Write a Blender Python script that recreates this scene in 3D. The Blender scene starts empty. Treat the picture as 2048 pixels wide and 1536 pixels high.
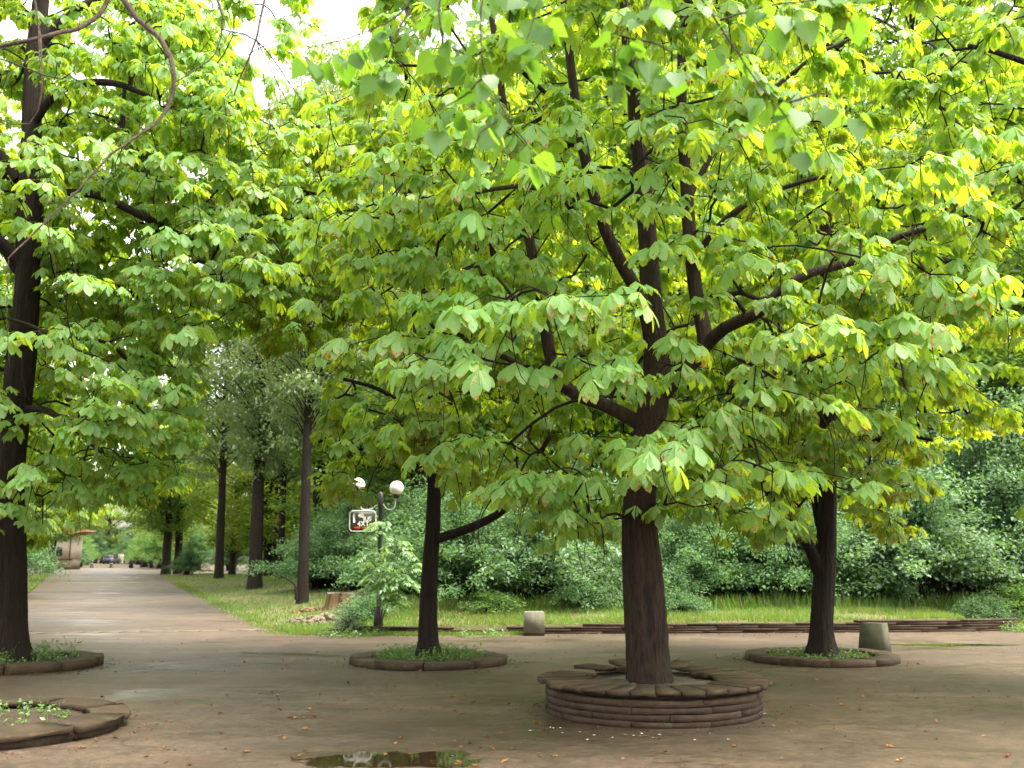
import bpy, math, random
import numpy as np
from mathutils import Vector, Matrix

# ------------------------------------------------------------------ camera, sky, sun, exposure
S = bpy.context.scene
COL = S.collection
F_PX, CX, CY, HORIZON, CAM_H = 2100.0, 1024.0, 768.0, 1107.0, 1.65
PITCH = math.atan((HORIZON - CY) / F_PX)
cam_data = bpy.data.cameras.new('camera')
cam_data.sensor_width = 36.0
cam_data.lens = 36.0 * F_PX / 2048.0
cam_data.clip_start = 0.05
cam_data.clip_end = 2000.0
cam = bpy.data.objects.new('camera', cam_data)
COL.objects.link(cam)
cam.location = (0, 0, CAM_H)
cam.rotation_euler = (math.pi / 2 + PITCH, 0, 0)
cam_data.dof.use_dof = True
cam_data.dof.focus_distance = 9.5
cam_data.dof.aperture_fstop = 3.5
S.camera = cam

SUN_ELEV, SUN_AZ = math.radians(66), math.radians(105)      # azimuth from +Y towards +X
world = bpy.data.worlds.new('World')
S.world = world
world.use_nodes = True
wn = world.node_tree
bg = wn.nodes['Background']
sky = wn.nodes.new('ShaderNodeTexSky')
sky.sky_type = 'NISHITA'
sky.sun_disc = False
sky.sun_elevation = SUN_ELEV
sky.sun_rotation = SUN_AZ
sky.air_density = 1.0
sky.dust_density = 4.0
sky.ozone_density = 0.6
hs = wn.nodes.new('ShaderNodeHueSaturation')          # thin white cloud takes most of the blue out of the sky
hs.inputs['Saturation'].default_value = 0.35
wn.links.new(sky.outputs[0], hs.inputs['Color'])
tint = wn.nodes.new('ShaderNodeMix')                     # warm white balance of the photograph
tint.data_type = 'RGBA'; tint.blend_type = 'MULTIPLY'
tint.inputs[0].default_value = 1.0
tint.inputs[7].default_value = (1.0, 0.96, 0.87, 1)
wn.links.new(hs.outputs[0], tint.inputs[6])
wn.links.new(tint.outputs[2], bg.inputs[0])
bg.inputs[1].default_value = 0.15

sun_data = bpy.data.lights.new('sun', 'SUN')
sun_data.energy = 0.8
sun_data.angle = math.radians(32)
sun_data.color = (1.0, 0.94, 0.84)
sun = bpy.data.objects.new('sun', sun_data)
COL.objects.link(sun)
sd = Vector((math.sin(SUN_AZ) * math.cos(SUN_ELEV), math.cos(SUN_AZ) * math.cos(SUN_ELEV), math.sin(SUN_ELEV)))
sun.rotation_euler = (-sd).to_track_quat('-Z', 'Y').to_euler()

S.view_settings.view_transform = 'Standard'
S.view_settings.look = 'None'
S.view_settings.gamma = 1.0
S.view_settings.use_curve_mapping = False
S.view_settings.exposure = 2.86
S.render.engine = 'CYCLES'
cy = S.cycles
cy.max_bounces = 12
cy.diffuse_bounces = 6
cy.glossy_bounces = 3
cy.transmission_bounces = 9
cy.transparent_max_bounces = 4
cy.use_denoising = True
cy.sample_clamp_indirect = 6.0
cy.caustics_reflective = False
cy.caustics_refractive = False

rng = np.random.default_rng(7)
random.seed(7)
UPV = np.array([0, -math.sin(PITCH), math.cos(PITCH)])
FWD = np.array([0, math.cos(PITCH), math.sin(PITCH)])
RGT = np.array([1.0, 0, 0])
EYE = np.array([0, 0, CAM_H])


def ray(px, py):
    return FWD + RGT * (px - CX) / F_PX + UPV * (CY - py) / F_PX


def at(px, py, Y):
    d = ray(px, py)
    return EYE + d * (Y / d[1])


def gp(px, py, z=0.0):
    d = ray(px, py)
    return EYE + d * ((z - CAM_H) / d[2])


def project(P):
    Q = P - EYE
    w = Q @ FWD
    return CX + F_PX * (Q @ RGT) / w, CY - F_PX * (Q @ UPV) / w, w


# ------------------------------------------------------------------ helpers
def tag(o, label=None, cat=None, group=None, kind=None):
    if label: o['label'] = label
    if cat: o['category'] = cat
    if group: o['group'] = group
    if kind: o['kind'] = kind
    return o


def link(name, data, parent=None, loc=None):
    o = bpy.data.objects.new(name, data)
    COL.objects.link(o)
    if parent is not None: o.parent = parent
    if loc is not None: o.location = loc
    return o


def empty(name, loc, label, cat, group=None, rz=0.0):
    o = link(name, None, None, loc)
    o.rotation_euler = (0, 0, rz)
    o.empty_display_size = 0.2
    return tag(o, label, cat, group)


def mesh(name, V, faces, mats=None, uv=None, rnd=None, smooth=False, midx=None):
    """V (n,3); faces = list of int arrays (k,3) or (k,4); uv and rnd per vertex."""
    V = np.asarray(V, dtype=np.float32)
    faces = [np.asarray(f, dtype=np.int32) for f in faces if len(f)]
    m = bpy.data.meshes.new(name)
    m.vertices.add(len(V))
    m.vertices.foreach_set('co', V.ravel())
    loops = np.concatenate([f.ravel() for f in faces])
    sizes = np.concatenate([np.full(len(f), f.shape[1], dtype=np.int32) for f in faces])
    starts = np.concatenate([[0], np.cumsum(sizes)[:-1]]).astype(np.int32)
    m.loops.add(len(loops))
    m.loops.foreach_set('vertex_index', loops)
    m.polygons.add(len(sizes))
    m.polygons.foreach_set('loop_start', starts)
    m.polygons.foreach_set('loop_total', sizes)
    if smooth:
        m.polygons.foreach_set('use_smooth', np.ones(len(sizes), dtype=bool))
    if midx is not None:
        m.polygons.foreach_set('material_index', np.asarray(midx, dtype=np.int32))
    if uv is not None:
        l = m.uv_layers.new(name='UVMap')
        l.data.foreach_set('uv', np.asarray(uv, dtype=np.float32)[loops].ravel())
    if rnd is not None:
        a = m.attributes.new('rnd', 'FLOAT', 'POINT')
        a.data.foreach_set('value', np.asarray(rnd, dtype=np.float32))
    for mt in (mats if isinstance(mats, (list, tuple)) else [mats] if mats else []):
        m.materials.append(mt)
    m.update(calc_edges=True)
    return m


class Geo:
    """collects vertices and faces of one mesh"""
    def __init__(s): s.V, s.T, s.Q, s.U, s.R, s.n = [], [], [], [], [], 0

    def add(s, V, T=None, Q=None, U=None, R=None):
        V = np.asarray(V, float)
        s.V.append(V)
        if T is not None and len(T): s.T.append(np.asarray(T) + s.n)
        if Q is not None and len(Q): s.Q.append(np.asarray(Q) + s.n)
        s.U.append(np.zeros((len(V), 2)) if U is None else np.asarray(U))
        s.R.append(np.zeros(len(V)) if R is None else np.broadcast_to(np.asarray(R, float), (len(V),)))
        s.n += len(V)

    def build(s, name, mat, parent=None, loc=None, smooth=False, off=None):
        V = np.concatenate(s.V)
        if off is not None: V = V - np.asarray(off)
        fs = []
        if s.T: fs.append(np.concatenate(s.T))
        if s.Q: fs.append(np.concatenate(s.Q))
        m = mesh(name, V, fs, mat, np.concatenate(s.U), np.concatenate(s.R), smooth)
        return link(name, m, parent, loc)


def box_geo(g, c, size, rz=0.0, taper=1.0, tilt=(0, 0), rnd=0.0, jit=0.0, r=None):
    """box with a bevelled look from slightly jittered corners; taper scales the top"""
    sx, sy, sz = [v / 2 for v in size]
    b = min(min(sx, sy, sz) * 0.22, 0.009)
    P = []
    for zz, k, ins in ((-sz, 1.0, 0), (sz - b, 1.0 if taper == 1 else taper + (1 - taper) * b / (2 * sz), 0), (sz, taper, b)):
        for (x, y) in ((-1, -1), (1, -1), (1, 1), (-1, 1)):
            P.append(((sx * k - ins) * x, (sy * k - ins) * y, zz))
    P = np.array(P)
    if jit: P = P + (r or rng).normal(0, jit, P.shape)
    cx_, sx_ = math.cos(tilt[0]), math.sin(tilt[0])
    cy_, sy_ = math.cos(tilt[1]), math.sin(tilt[1])
    Rx = np.array([[1, 0, 0], [0, cx_, -sx_], [0, sx_, cx_]])
    Ry = np.array([[cy_, 0, sy_], [0, 1, 0], [-sy_, 0, cy_]])
    Rz = np.array([[math.cos(rz), -math.sin(rz), 0], [math.sin(rz), math.cos(rz), 0], [0, 0, 1]])
    P = P @ (Rz @ Ry @ Rx).T + np.asarray(c)
    Q = [(3, 2, 1, 0), (8, 9, 10, 11)]
    for a in (0, 4):
        for i in range(4):
            j = (i + 1) % 4
            Q.append((a + i, a + j, a + 4 + j, a + 4 + i))
    g.add(P, Q=Q, R=rnd)


def smooth_line(P, step):
    """Catmull-Rom through rows of P (n, k), resampled about every step of xyz"""
    P = np.asarray(P, float)
    E = np.vstack([2 * P[0] - P[1], P, 2 * P[-1] - P[-2]])
    out = []
    for i in range(1, len(E) - 2):
        p0, p1, p2, p3 = E[i - 1:i + 3]
        n = max(1, int(np.linalg.norm((p2 - p1)[:3]) / step))
        for k in range(n):
            t = k / n
            out.append(0.5 * (2 * p1 + (p2 - p0) * t + (2 * p0 - 5 * p1 + 4 * p2 - p3) * t * t + (3 * p1 - p0 - 3 * p2 + p3) * t ** 3))
    out.append(E[-2])
    return np.array(out)


def tube_geo(g, P, rad, sides=8, lump=0.0, seed=0, cap=True, ridge=0.0):
    P = np.asarray(P, float); rad = np.asarray(rad, float)
    n = len(P)
    T = np.gradient(P, axis=0)
    T /= np.linalg.norm(T, axis=1)[:, None] + 1e-9
    ref = np.array([1.0, 0, 0]) if abs(T[0][0]) < 0.8 else np.array([0, 1.0, 0])
    N = np.cross(T[0], ref); N /= np.linalg.norm(N)
    ang = np.arange(sides) * 2 * math.pi / sides
    r_ = np.random.default_rng(seed)
    ph = r_.uniform(0, 6.28, 6)
    V = []
    L = 0.0
    for i in range(n):
        if i:
            L += np.linalg.norm(P[i] - P[i - 1])
            N = N - T[i] * (N @ T[i]); N /= np.linalg.norm(N) + 1e-9
        B = np.cross(T[i], N)
        rr = np.full(sides, rad[i])
        if lump:
            rr = rr * (1 + lump * (np.sin(3 * ang + ph[0] + 0.6 * L) + 0.7 * np.sin(5 * ang + ph[1] - 0.9 * L) + 0.8 * np.sin(2 * ang + ph[2] + 2.3 * L)
                                   + 0.5 * np.sin(9 * ang + ph[3] + 0.3 * L)) * 0.5 + r_.normal(0, lump * 0.22, sides))
        if ridge:
            q = sum(np.sin(k * ang + 3.1 * k + (0.9 + 0.13 * k) * math.sin(k * 1.7) * L * 1.6) for k in (13, 17, 19, 23, 29))
            rr = rr * (1 - ridge * np.maximum(0, q - 0.6) * (0.7 + 0.3 * math.sin(5 * L)))
        V.append(P[i] + rr[:, None] * (np.cos(ang)[:, None] * N + np.sin(ang)[:, None] * B))
    V = np.concatenate(V)
    i, k = np.meshgrid(np.arange(n - 1), np.arange(sides), indexing='ij')
    k2 = (k + 1) % sides
    Q = np.stack([i * sides + k, i * sides + k2, (i + 1) * sides + k2, (i + 1) * sides + k], -1).reshape(-1, 4)
    Tf = []
    if cap:
        V = np.vstack([V, P[-1] + T[-1] * rad[-1] * 0.6])
        e = len(V) - 1
        Tf = [((n - 1) * sides + a, (n - 1) * sides + (a + 1) % sides, e) for a in range(sides)]
    g.add(V, T=Tf, Q=Q, R=r_.uniform())


def frustums(A, B, ra, rb, sides=4):
    """many thin tapered sticks at once -> V, Q"""
    D = B - A
    D = D / (np.linalg.norm(D, axis=1)[:, None] + 1e-9)
    ref = np.where(np.abs(D[:, 2:3]) < 0.9, np.array([[0, 0, 1.0]]), np.array([[1.0, 0, 0]]))
    N = np.cross(D, ref); N /= np.linalg.norm(N, axis=1)[:, None] + 1e-9
    M = np.cross(D, N)
    an = np.arange(sides) * 2 * math.pi / sides
    c, s = np.cos(an)[None, :, None], np.sin(an)[None, :, None]
    ring = c * N[:, None] + s * M[:, None]
    V = np.concatenate([A[:, None] + ring * ra[:, None, None], B[:, None] + ring * rb[:, None, None]], 1)
    m = len(A)
    k = np.arange(sides); k2 = (k + 1) % sides
    q = np.stack([k, k2, sides + k2, sides + k], -1)
    Q = (q[None] + (np.arange(m) * 2 * sides)[:, None, None]).reshape(-1, 4)
    return V.reshape(-1, 3), Q


def frames(phi, theta, roll):
    """rotation matrices whose x axis has azimuth phi and elevation theta"""
    cp, sp, ct, st = np.cos(phi), np.sin(phi), np.cos(theta), np.sin(theta)
    X = np.stack([cp * ct, sp * ct, st], -1)
    Y0 = np.stack([-sp, cp, np.zeros_like(sp)], -1)
    Z0 = np.cross(X, Y0)
    Y = Y0 * np.cos(roll)[:, None] + Z0 * np.sin(roll)[:, None]
    Z = np.cross(X, Y)
    return np.stack([X, Y, Z], -1)


def scatter(tV, tF, tU, R, P, sc, rnd):
    """copies of a template mesh at many frames -> V, F, U, rnd per vertex"""
    m, n = len(P), len(tV)
    V = np.einsum('mij,nj->mni', R, tV) * sc[:, None, None] + P[:, None]
    Fc = (tF[None] + (np.arange(m) * n)[:, None, None]).reshape(-1, tF.shape[1])
    return V.reshape(-1, 3), Fc, np.tile(tU, (m, 1)), np.repeat(rnd, n)


# ------------------------------------------------------------------ materials
def nt(name):
    m = bpy.data.materials.new(name)
    m.use_nodes = True
    t = m.node_tree
    t.nodes.clear()
    out = t.nodes.new('ShaderNodeOutputMaterial')
    return m, t, out


def N(t, typ, **kw):
    n = t.nodes.new(typ)
    for k, v in kw.items():
        if k.startswith('i_'):
            key = k[2:]
            n.inputs[int(key) if key.isdigit() else key].default_value = v
        else:
            setattr(n, k, v)
    return n


def ramp(t, src, stops):
    r = t.nodes.new('ShaderNodeValToRGB')
    els = r.color_ramp.elements
    while len(els) < len(stops): els.new(0.5)
    for e, (p, c) in zip(els, stops):
        e.position = p
        e.color = (c, c, c, 1) if not isinstance(c, tuple) else (*c, 1)
    if src is not None: t.links.new(src, r.inputs[0])
    return r.outputs[0]


def mixc(t, f, a, b, blend='MIX'):
    n = t.nodes.new('ShaderNodeMix')
    n.data_type = 'RGBA'; n.blend_type = blend
    for sock, v in ((n.inputs[0], f), (n.inputs[6], a), (n.inputs[7], b)):
        if isinstance(v, (int, float)): sock.default_value = v
        elif isinstance(v, tuple): sock.default_value = (*v, 1)
        else: t.links.new(v, sock)
    return n.outputs[2]


def noise(t, scale, detail=4, rough=0.55, coord=None, dist=0.0):
    n = N(t, 'ShaderNodeTexNoise')
    n.inputs['Scale'].default_value = scale
    n.inputs['Detail'].default_value = detail
    n.inputs['Roughness'].default_value = rough
    n.inputs['Distortion'].default_value = dist
    if coord is not None: t.links.new(coord, n.inputs['Vector'])
    return n.outputs['Fac']


def math_(t, op, a, b=None, clamp=False):
    n = t.nodes.new('ShaderNodeMath'); n.operation = op; n.use_clamp = clamp
    for i, v in enumerate((a, b)):
        if v is None: continue
        if isinstance(v, (int, float)): n.inputs[i].default_value = v
        else: t.links.new(v, n.inputs[i])
    return n.outputs[0]


def rnd_value(t):
    a = N(t, 'ShaderNodeAttribute', attribute_name='rnd')
    o = N(t, 'ShaderNodeObjectInfo')
    return math_(t, 'FRACT', math_(t, 'ADD', a.outputs['Fac'], o.outputs['Random']))


def leaf_material(name, top, trans, dry=None, dry_amount=0.0, blight=0.0, gloss=0.06, rough=0.42, tfac=0.5, veins=False, under=None, var=0.35):
    """top / trans: two colours each for the lit and the shone-through side"""
    m, t, out = nt(name)
    L = t.links
    r = rnd_value(t)
    geo = N(t, 'ShaderNodeNewGeometry')
    c = mixc(t, r, top[0], top[1])
    tr = mixc(t, r, trans[0], trans[1])
    big = noise(t, 0.35, 2, 0.5, geo.outputs['Position'])
    v = ramp(t, big, [(0.3, 1 - var), (0.7, 1 + var * 0.4)])
    c = mixc(t, 1.0, c, v, 'MULTIPLY')
    if veins:
        uv = N(t, 'ShaderNodeUVMap')
        sep = N(t, 'ShaderNodeSeparateXYZ')
        L.new(uv.outputs[0], sep.inputs[0])
        au = math_(t, 'ABSOLUTE', math_(t, 'SUBTRACT', sep.outputs[0], 0.5))
        rib = ramp(t, au, [(0.0, 1.0), (0.05, 0.0)])
        side = math_(t, 'SINE', math_(t, 'MULTIPLY', math_(t, 'SUBTRACT', sep.outputs[1], math_(t, 'MULTIPLY', au, 0.5)), 75.0))
        side = ramp(t, side, [(0.55, 0.0), (1.0, 0.30)])
        vein = math_(t, 'MAXIMUM', math_(t, 'MULTIPLY', rib, 0.8), side)
        c = mixc(t, math_(t, 'MULTIPLY', vein, 0.55), c, (0.30, 0.36, 0.12))
        tr = mixc(t, math_(t, 'MULTIPLY', vein, 0.35), tr, (0.12, 0.22, 0.02))
    if blight:
        n1 = noise(t, 26, 3, 0.6, geo.outputs['Position'])
        n2 = noise(t, 2.2, 2, 0.5, geo.outputs['Position'])
        uv2 = N(t, 'ShaderNodeUVMap'); sp2 = N(t, 'ShaderNodeSeparateXYZ'); L.new(uv2.outputs[0], sp2.inputs[0])
        edge = ramp(t, sp2.outputs[1], [(0.0, 0.1), (0.15, 0.0), (0.7, 0.0), (1.0, 0.11)])
        val = math_(t, 'ADD', math_(t, 'ADD', n1, math_(t, 'MULTIPLY', n2, 0.35)), edge)
        f = ramp(t, val, [(0.86 - blight, 0.0), (0.90 - blight, 1.0)])
        bc = mixc(t, noise(t, 60, 2, 0.5, geo.outputs['Position']), (0.30, 0.105, 0.02), (0.40, 0.19, 0.04))
        c = mixc(t, f, c, bc)
        tr = mixc(t, f, tr, (0.45, 0.14, 0.02))
    if dry and dry_amount:
        f = ramp(t, r, [(1 - dry_amount - 0.02, 0.0), (1 - dry_amount, 1.0)])
        c = mixc(t, f, c, dry[0])
        tr = mixc(t, f, tr, dry[1])
    if under:
        c = mixc(t, geo.outputs['Backfacing'], c, under)
    d = N(t, 'ShaderNodeBsdfDiffuse'); L.new(c, d.inputs[0])
    tl = N(t, 'ShaderNodeBsdfTranslucent'); L.new(tr, tl.inputs[0])
    mx = N(t, 'ShaderNodeMixShader', i_0=tfac)
    L.new(d.outputs[0], mx.inputs[1]); L.new(tl.outputs[0], mx.inputs[2])
    gl = N(t, 'ShaderNodeBsdfAnisotropic' if False else 'ShaderNodeBsdfGlossy')
    gl.inputs['Roughness'].default_value = rough
    mg = N(t, 'ShaderNodeMixShader', i_0=gloss)
    L.new(mx.outputs[0], mg.inputs[1]); L.new(gl.outputs[0], mg.inputs[2])
    L.new(mg.outputs[0], out.inputs[0])
    return m


def solid(name, col, col2=None, scale=6.0, rough=0.85, bump=0.3, bscale=30.0, spots=None, coord='Object', metallic=0.0, spec=0.3, piece_var=0.0, stretch=None):
    m, t, out = nt(name)
    L = t.links
    p = N(t, 'ShaderNodeBsdfPrincipled')
    tc = N(t, 'ShaderNodeTexCoord')
    co = tc.outputs['Object' if coord == 'World' else coord]
    if coord == 'World':
        co = N(t, 'ShaderNodeNewGeometry').outputs['Position']
    if stretch:
        mp = N(t, 'ShaderNodeMapping'); mp.inputs['Scale'].default_value = stretch
        L.new(co, mp.inputs[0]); co = mp.outputs[0]
    c = mixc(t, ramp(t, noise(t, scale, 6, 0.62, co), [(0.3, 0.0), (0.7, 1.0)]), col, col2 or tuple(v * 0.7 for v in col))
    if spots:
        c = mixc(t, ramp(t, noise(t, spots[1], 5, 0.65, co), [(spots[2], 0.0), (spots[2] + 0.12, 1.0)]), c, spots[0])
    if piece_var:
        o = N(t, 'ShaderNodeObjectInfo')
        k = ramp(t, o.outputs['Random'], [(0.0, 1 - piece_var), (1.0, 1 + piece_var)])
        c = mixc(t, 1.0, c, k, 'MULTIPLY')
    L.new(c, p.inputs['Base Color'])
    p.inputs['Roughness'].default_value = rough
    p.inputs['Metallic'].default_value = metallic
    p.inputs['Specular IOR Level'].default_value = spec
    if bump:
        b = N(t, 'ShaderNodeBump'); b.inputs['Strength'].default_value = bump; b.inputs['Distance'].default_value = 0.03
        L.new(noise(t, bscale, 6, 0.65, co), b.inputs['Height']); L.new(b.outputs[0], p.inputs['Normal'])
    L.new(p.outputs[0], out.inputs[0])
    return m


def ground_material(name):
    m, t, out = nt(name)
    L = t.links
    p = N(t, 'ShaderNodeBsdfPrincipled')
    pos = N(t, 'ShaderNodeNewGeometry').outputs['Position']
    mp = N(t, 'ShaderNodeMapping'); mp.inputs['Scale'].default_value = (0.45, 1.0, 1.0); L.new(pos, mp.inputs[0])
    lo = noise(t, 0.55, 5, 0.6, mp.outputs[0], 0.6)
    mid = noise(t, 2.6, 6, 0.68, mp.outputs[0], 0.4)
    fine = noise(t, 55, 4, 0.75, pos)
    c = mixc(t, ramp(t, lo, [(0.32, 0.0), (0.68, 1.0)]), (0.045, 0.0315, 0.018), (0.100, 0.071, 0.048))
    c = mixc(t, ramp(t, mid, [(0.48, 0.0), (0.72, 0.75)]), c, (0.030, 0.020, 0.012))
    c = mixc(t, ramp(t, noise(t, 1.1, 5, 0.7, pos, 0.8), [(0.58, 0.0), (0.72, 0.55)]), c, (0.095, 0.052, 0.031))
    c = mixc(t, ramp(t, noise(t, 0.8, 4, 0.6, mp.outputs[0], 1.0), [(0.62, 0.0), (0.70, 0.6)]), c, (0.040, 0.046, 0.016))
    c = mixc(t, 0.8, c, ramp(t, fine, [(0.3, 0.45), (0.7, 1.6)]), 'MULTIPLY')
    c = mixc(t, 0.5, c, ramp(t, noise(t, 11, 5, 0.8, pos, 0.3), [(0.36, 0.45), (0.64, 1.6)]), 'MULTIPLY')
    c = mixc(t, 0.45, c, ramp(t, noise(t, 3.6, 6, 0.75, pos, 0.5), [(0.38, 0.6), (0.62, 1.4)]), 'MULTIPLY')
    c = mixc(t, ramp(t, noise(t, 1.7, 6, 0.8, mp.outputs[0], 0.6), [(0.55, 0.0), (0.66, 0.55)]), c, (0.085, 0.042, 0.024))
    c = mixc(t, ramp(t, noise(t, 19, 3, 0.6, pos), [(0.66, 0.0), (0.72, 0.7)]), c, (0.12, 0.055, 0.025))
    crk = N(t, 'ShaderNodeTexVoronoi', feature='DISTANCE_TO_EDGE'); crk.inputs['Scale'].default_value = 0.45
    wv = N(t, 'ShaderNodeVectorMath', operation='ADD'); t.links.new(pos, wv.inputs[0])
    nz = N(t, 'ShaderNodeTexNoise'); nz.inputs['Scale'].default_value = 1.6; nz.inputs['Detail'].default_value = 5; t.links.new(pos, nz.inputs['Vector'])
    t.links.new(nz.outputs['Color'], wv.inputs[1]); t.links.new(wv.outputs[0], crk.inputs['Vector'])
    c = mixc(t, ramp(t, crk.outputs['Distance'], [(0.0, 0.55), (0.012, 0.0)]), c, (0.02, 0.016, 0.01))
    grit = N(t, 'ShaderNodeTexVoronoi'); grit.inputs['Scale'].default_value = 28; L.new(pos, grit.inputs['Vector'])
    c = mixc(t, ramp(t, grit.outputs['Distance'], [(0.05, 0.5), (0.12, 0.0)]), c, (0.20, 0.155, 0.11))
    wet = ramp(t, noise(t, 0.75, 5, 0.62, mp.outputs[0], 0.7), [(0.54, 0.0), (0.66, 1.0)])
    c = mixc(t, math_(t, 'MULTIPLY', wet, 0.35), c, (0.038, 0.030, 0.021))
    L.new(c, p.inputs['Base Color'])
    rg = N(t, 'ShaderNodeMapRange'); L.new(wet, rg.inputs[0])
    rg.inputs[3].default_value = 0.58; rg.inputs[4].default_value = 0.30
    L.new(rg.outputs[0], p.inputs['Roughness'])
    p.inputs['Specular IOR Level'].default_value = 0.42
    b = N(t, 'ShaderNodeBump'); b.inputs['Strength'].default_value = 0.4; b.inputs['Distance'].default_value = 0.012
    h = math_(t, 'ADD', math_(t, 'MULTIPLY', fine, 0.5), math_(t, 'MULTIPLY', noise(t, 9, 4, 0.6, pos), 1.0))
    L.new(h, b.inputs['Height']); L.new(b.outputs[0], p.inputs['Normal'])
    L.new(p.outputs[0], out.inputs[0])
    return m


def water_material(name):
    m, t, out = nt(name)
    p = N(t, 'ShaderNodeBsdfPrincipled')
    p.inputs['Base Color'].default_value = (0.022, 0.013, 0.007, 1)
    p.inputs['Roughness'].default_value = 0.03
    p.inputs['IOR'].default_value = 1.6
    p.inputs['Specular IOR Level'].default_value = 1.0
    b = N(t, 'ShaderNodeBump'); b.inputs['Strength'].default_value = 0.006; b.inputs['Distance'].default_value = 0.01
    t.links.new(noise(t, 14, 2, 0.5, N(t, 'ShaderNodeNewGeometry').outputs['Position']), b.inputs['Height'])
    t.links.new(b.outputs[0], p.inputs['Normal'])
    uv = N(t, 'ShaderNodeUVMap'); sp = N(t, 'ShaderNodeSeparateXYZ'); t.links.new(uv.outputs[0], sp.inputs[0])
    n1 = noise(t, 5, 5, 0.65, N(t, 'ShaderNodeNewGeometry').outputs['Position'])
    f = ramp(t, math_(t, 'ADD', sp.outputs[0], math_(t, 'MULTIPLY', math_(t, 'SUBTRACT', n1, 0.5), 1.1)), [(0.70, 0.0), (0.86, 1.0)])
    tp = N(t, 'ShaderNodeBsdfTransparent'); mx = N(t, 'ShaderNodeMixShader')
    t.links.new(f, mx.inputs[0]); t.links.new(p.outputs[0], mx.inputs[1]); t.links.new(tp.outputs[0], mx.inputs[2])
    t.links.new(mx.outputs[0], out.inputs[0])
    return m


def bark_material(name, a, b, moss=None, vstretch=0.14):
    m, t, out = nt(name)
    L = t.links
    p = N(t, 'ShaderNodeBsdfPrincipled')
    pos = N(t, 'ShaderNodeNewGeometry').outputs['Position']
    mp = N(t, 'ShaderNodeMapping'); mp.inputs['Scale'].default_value = (1, 1, vstretch); L.new(pos, mp.inputs[0])
    n1 = noise(t, 22, 6, 0.7, mp.outputs[0], 0.5)
    n2 = noise(t, 2.3, 4, 0.6, pos)
    c = mixc(t, ramp(t, n1, [(0.38, 0.0), (0.64, 1.0)]), b, a)
    c = mixc(t, ramp(t, noise(t, 40, 4, 0.7, mp.outputs[0]), [(0.58, 0.0), (0.75, 0.6)]), c, tuple(min(1, v * 2.0) for v in a))
    if moss:
        c = mixc(t, ramp(t, n2, [(0.5, 0.0), (0.68, 0.7)]), c, moss)
    L.new(c, p.inputs['Base Color'])
    p.inputs['Roughness'].default_value = 0.8
    p.inputs['Specular IOR Level'].default_value = 0.25
    bp = N(t, 'ShaderNodeBump'); bp.inputs['Strength'].default_value = 1.0; bp.inputs['Distance'].default_value = 0.05
    L.new(n1, bp.inputs['Height']); L.new(bp.outputs[0], p.inputs['Normal'])
    L.new(p.outputs[0], out.inputs[0])
    return m


M = {}
M['chestnut'] = leaf_material('chestnut_leaf', ((0.112, 0.265, 0.066), (0.165, 0.335, 0.098)), ((0.48, 0.72, 0.028), (0.66, 0.82, 0.034)),
                              dry=((0.42, 0.17, 0.03), (0.6, 0.25, 0.02)), dry_amount=0.0, blight=0.035, veins=True, gloss=0.03, rough=0.5, tfac=0.48)
M['chestnut_far'] = leaf_material('backlit_tint_chestnut_leaf', ((0.100, 0.245, 0.050), (0.155, 0.31, 0.068)), ((0.54, 0.72, 0.02), (0.72, 0.82, 0.025)),
                                  dry=((0.45, 0.20, 0.03), (0.7, 0.30, 0.02)), dry_amount=0.0, blight=0.05, gloss=0.035, rough=0.5, tfac=0.50)  # yellower copy of the chestnut leaf, backlight put into its colours
M['poplar'] = leaf_material('poplar_leaf', ((0.075, 0.19, 0.028), (0.10, 0.23, 0.038)), ((0.15, 0.34, 0.015), (0.22, 0.40, 0.02)),
                            veins=True, gloss=0.03, rough=0.35, tfac=0.55, under=(0.085, 0.19, 0.045))
M['wood_grey'] = leaf_material('grey_green_leaf', ((0.115, 0.185, 0.085), (0.16, 0.235, 0.115)), ((0.28, 0.42, 0.07), (0.36, 0.47, 0.09)), gloss=0.05, rough=0.45, tfac=0.4)
M['wood_green'] = leaf_material('wood_leaf', ((0.065, 0.155, 0.042), (0.10, 0.205, 0.058)), ((0.28, 0.48, 0.03), (0.42, 0.58, 0.04)), gloss=0.04, rough=0.45, tfac=0.46)
M['wood_yellow'] = leaf_material('pale_wood_leaf', ((0.100, 0.20, 0.040), (0.14, 0.24, 0.055)), ((0.42, 0.56, 0.03), (0.56, 0.64, 0.04)), gloss=0.05, rough=0.45, tfac=0.5)
M['shrub'] = leaf_material('shrub_leaf', ((0.076, 0.165, 0.070), (0.105, 0.205, 0.092)), ((0.14, 0.30, 0.06), (0.20, 0.36, 0.08)), gloss=0.03, rough=0.7, tfac=0.40)
M['sapling'] = leaf_material('sapling_leaf', ((0.16, 0.33, 0.12), (0.22, 0.40, 0.16)), ((0.30, 0.50, 0.08), (0.40, 0.58, 0.10)), gloss=0.08, rough=0.45, tfac=0.38)
M['weed'] = leaf_material('weed_leaf', ((0.075, 0.175, 0.040), (0.13, 0.24, 0.06)), ((0.2, 0.36, 0.04), (0.3, 0.45, 0.05)), gloss=0.05, tfac=0.35)
M['grey_weed'] = leaf_material('grey_weed_leaf', ((0.14, 0.20, 0.12), (0.20, 0.26, 0.15)), ((0.2, 0.30, 0.1), (0.26, 0.34, 0.12)), gloss=0.04, tfac=0.3)
M['grass'] = leaf_material('grass_blade', ((0.080, 0.200, 0.028), (0.140, 0.265, 0.048)), ((0.25, 0.42, 0.03), (0.36, 0.48, 0.05)),
                           dry=((0.30, 0.25, 0.11), (0.35, 0.28, 0.1)), dry_amount=0.15, gloss=0.03, tfac=0.38, var=0.6)
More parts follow.
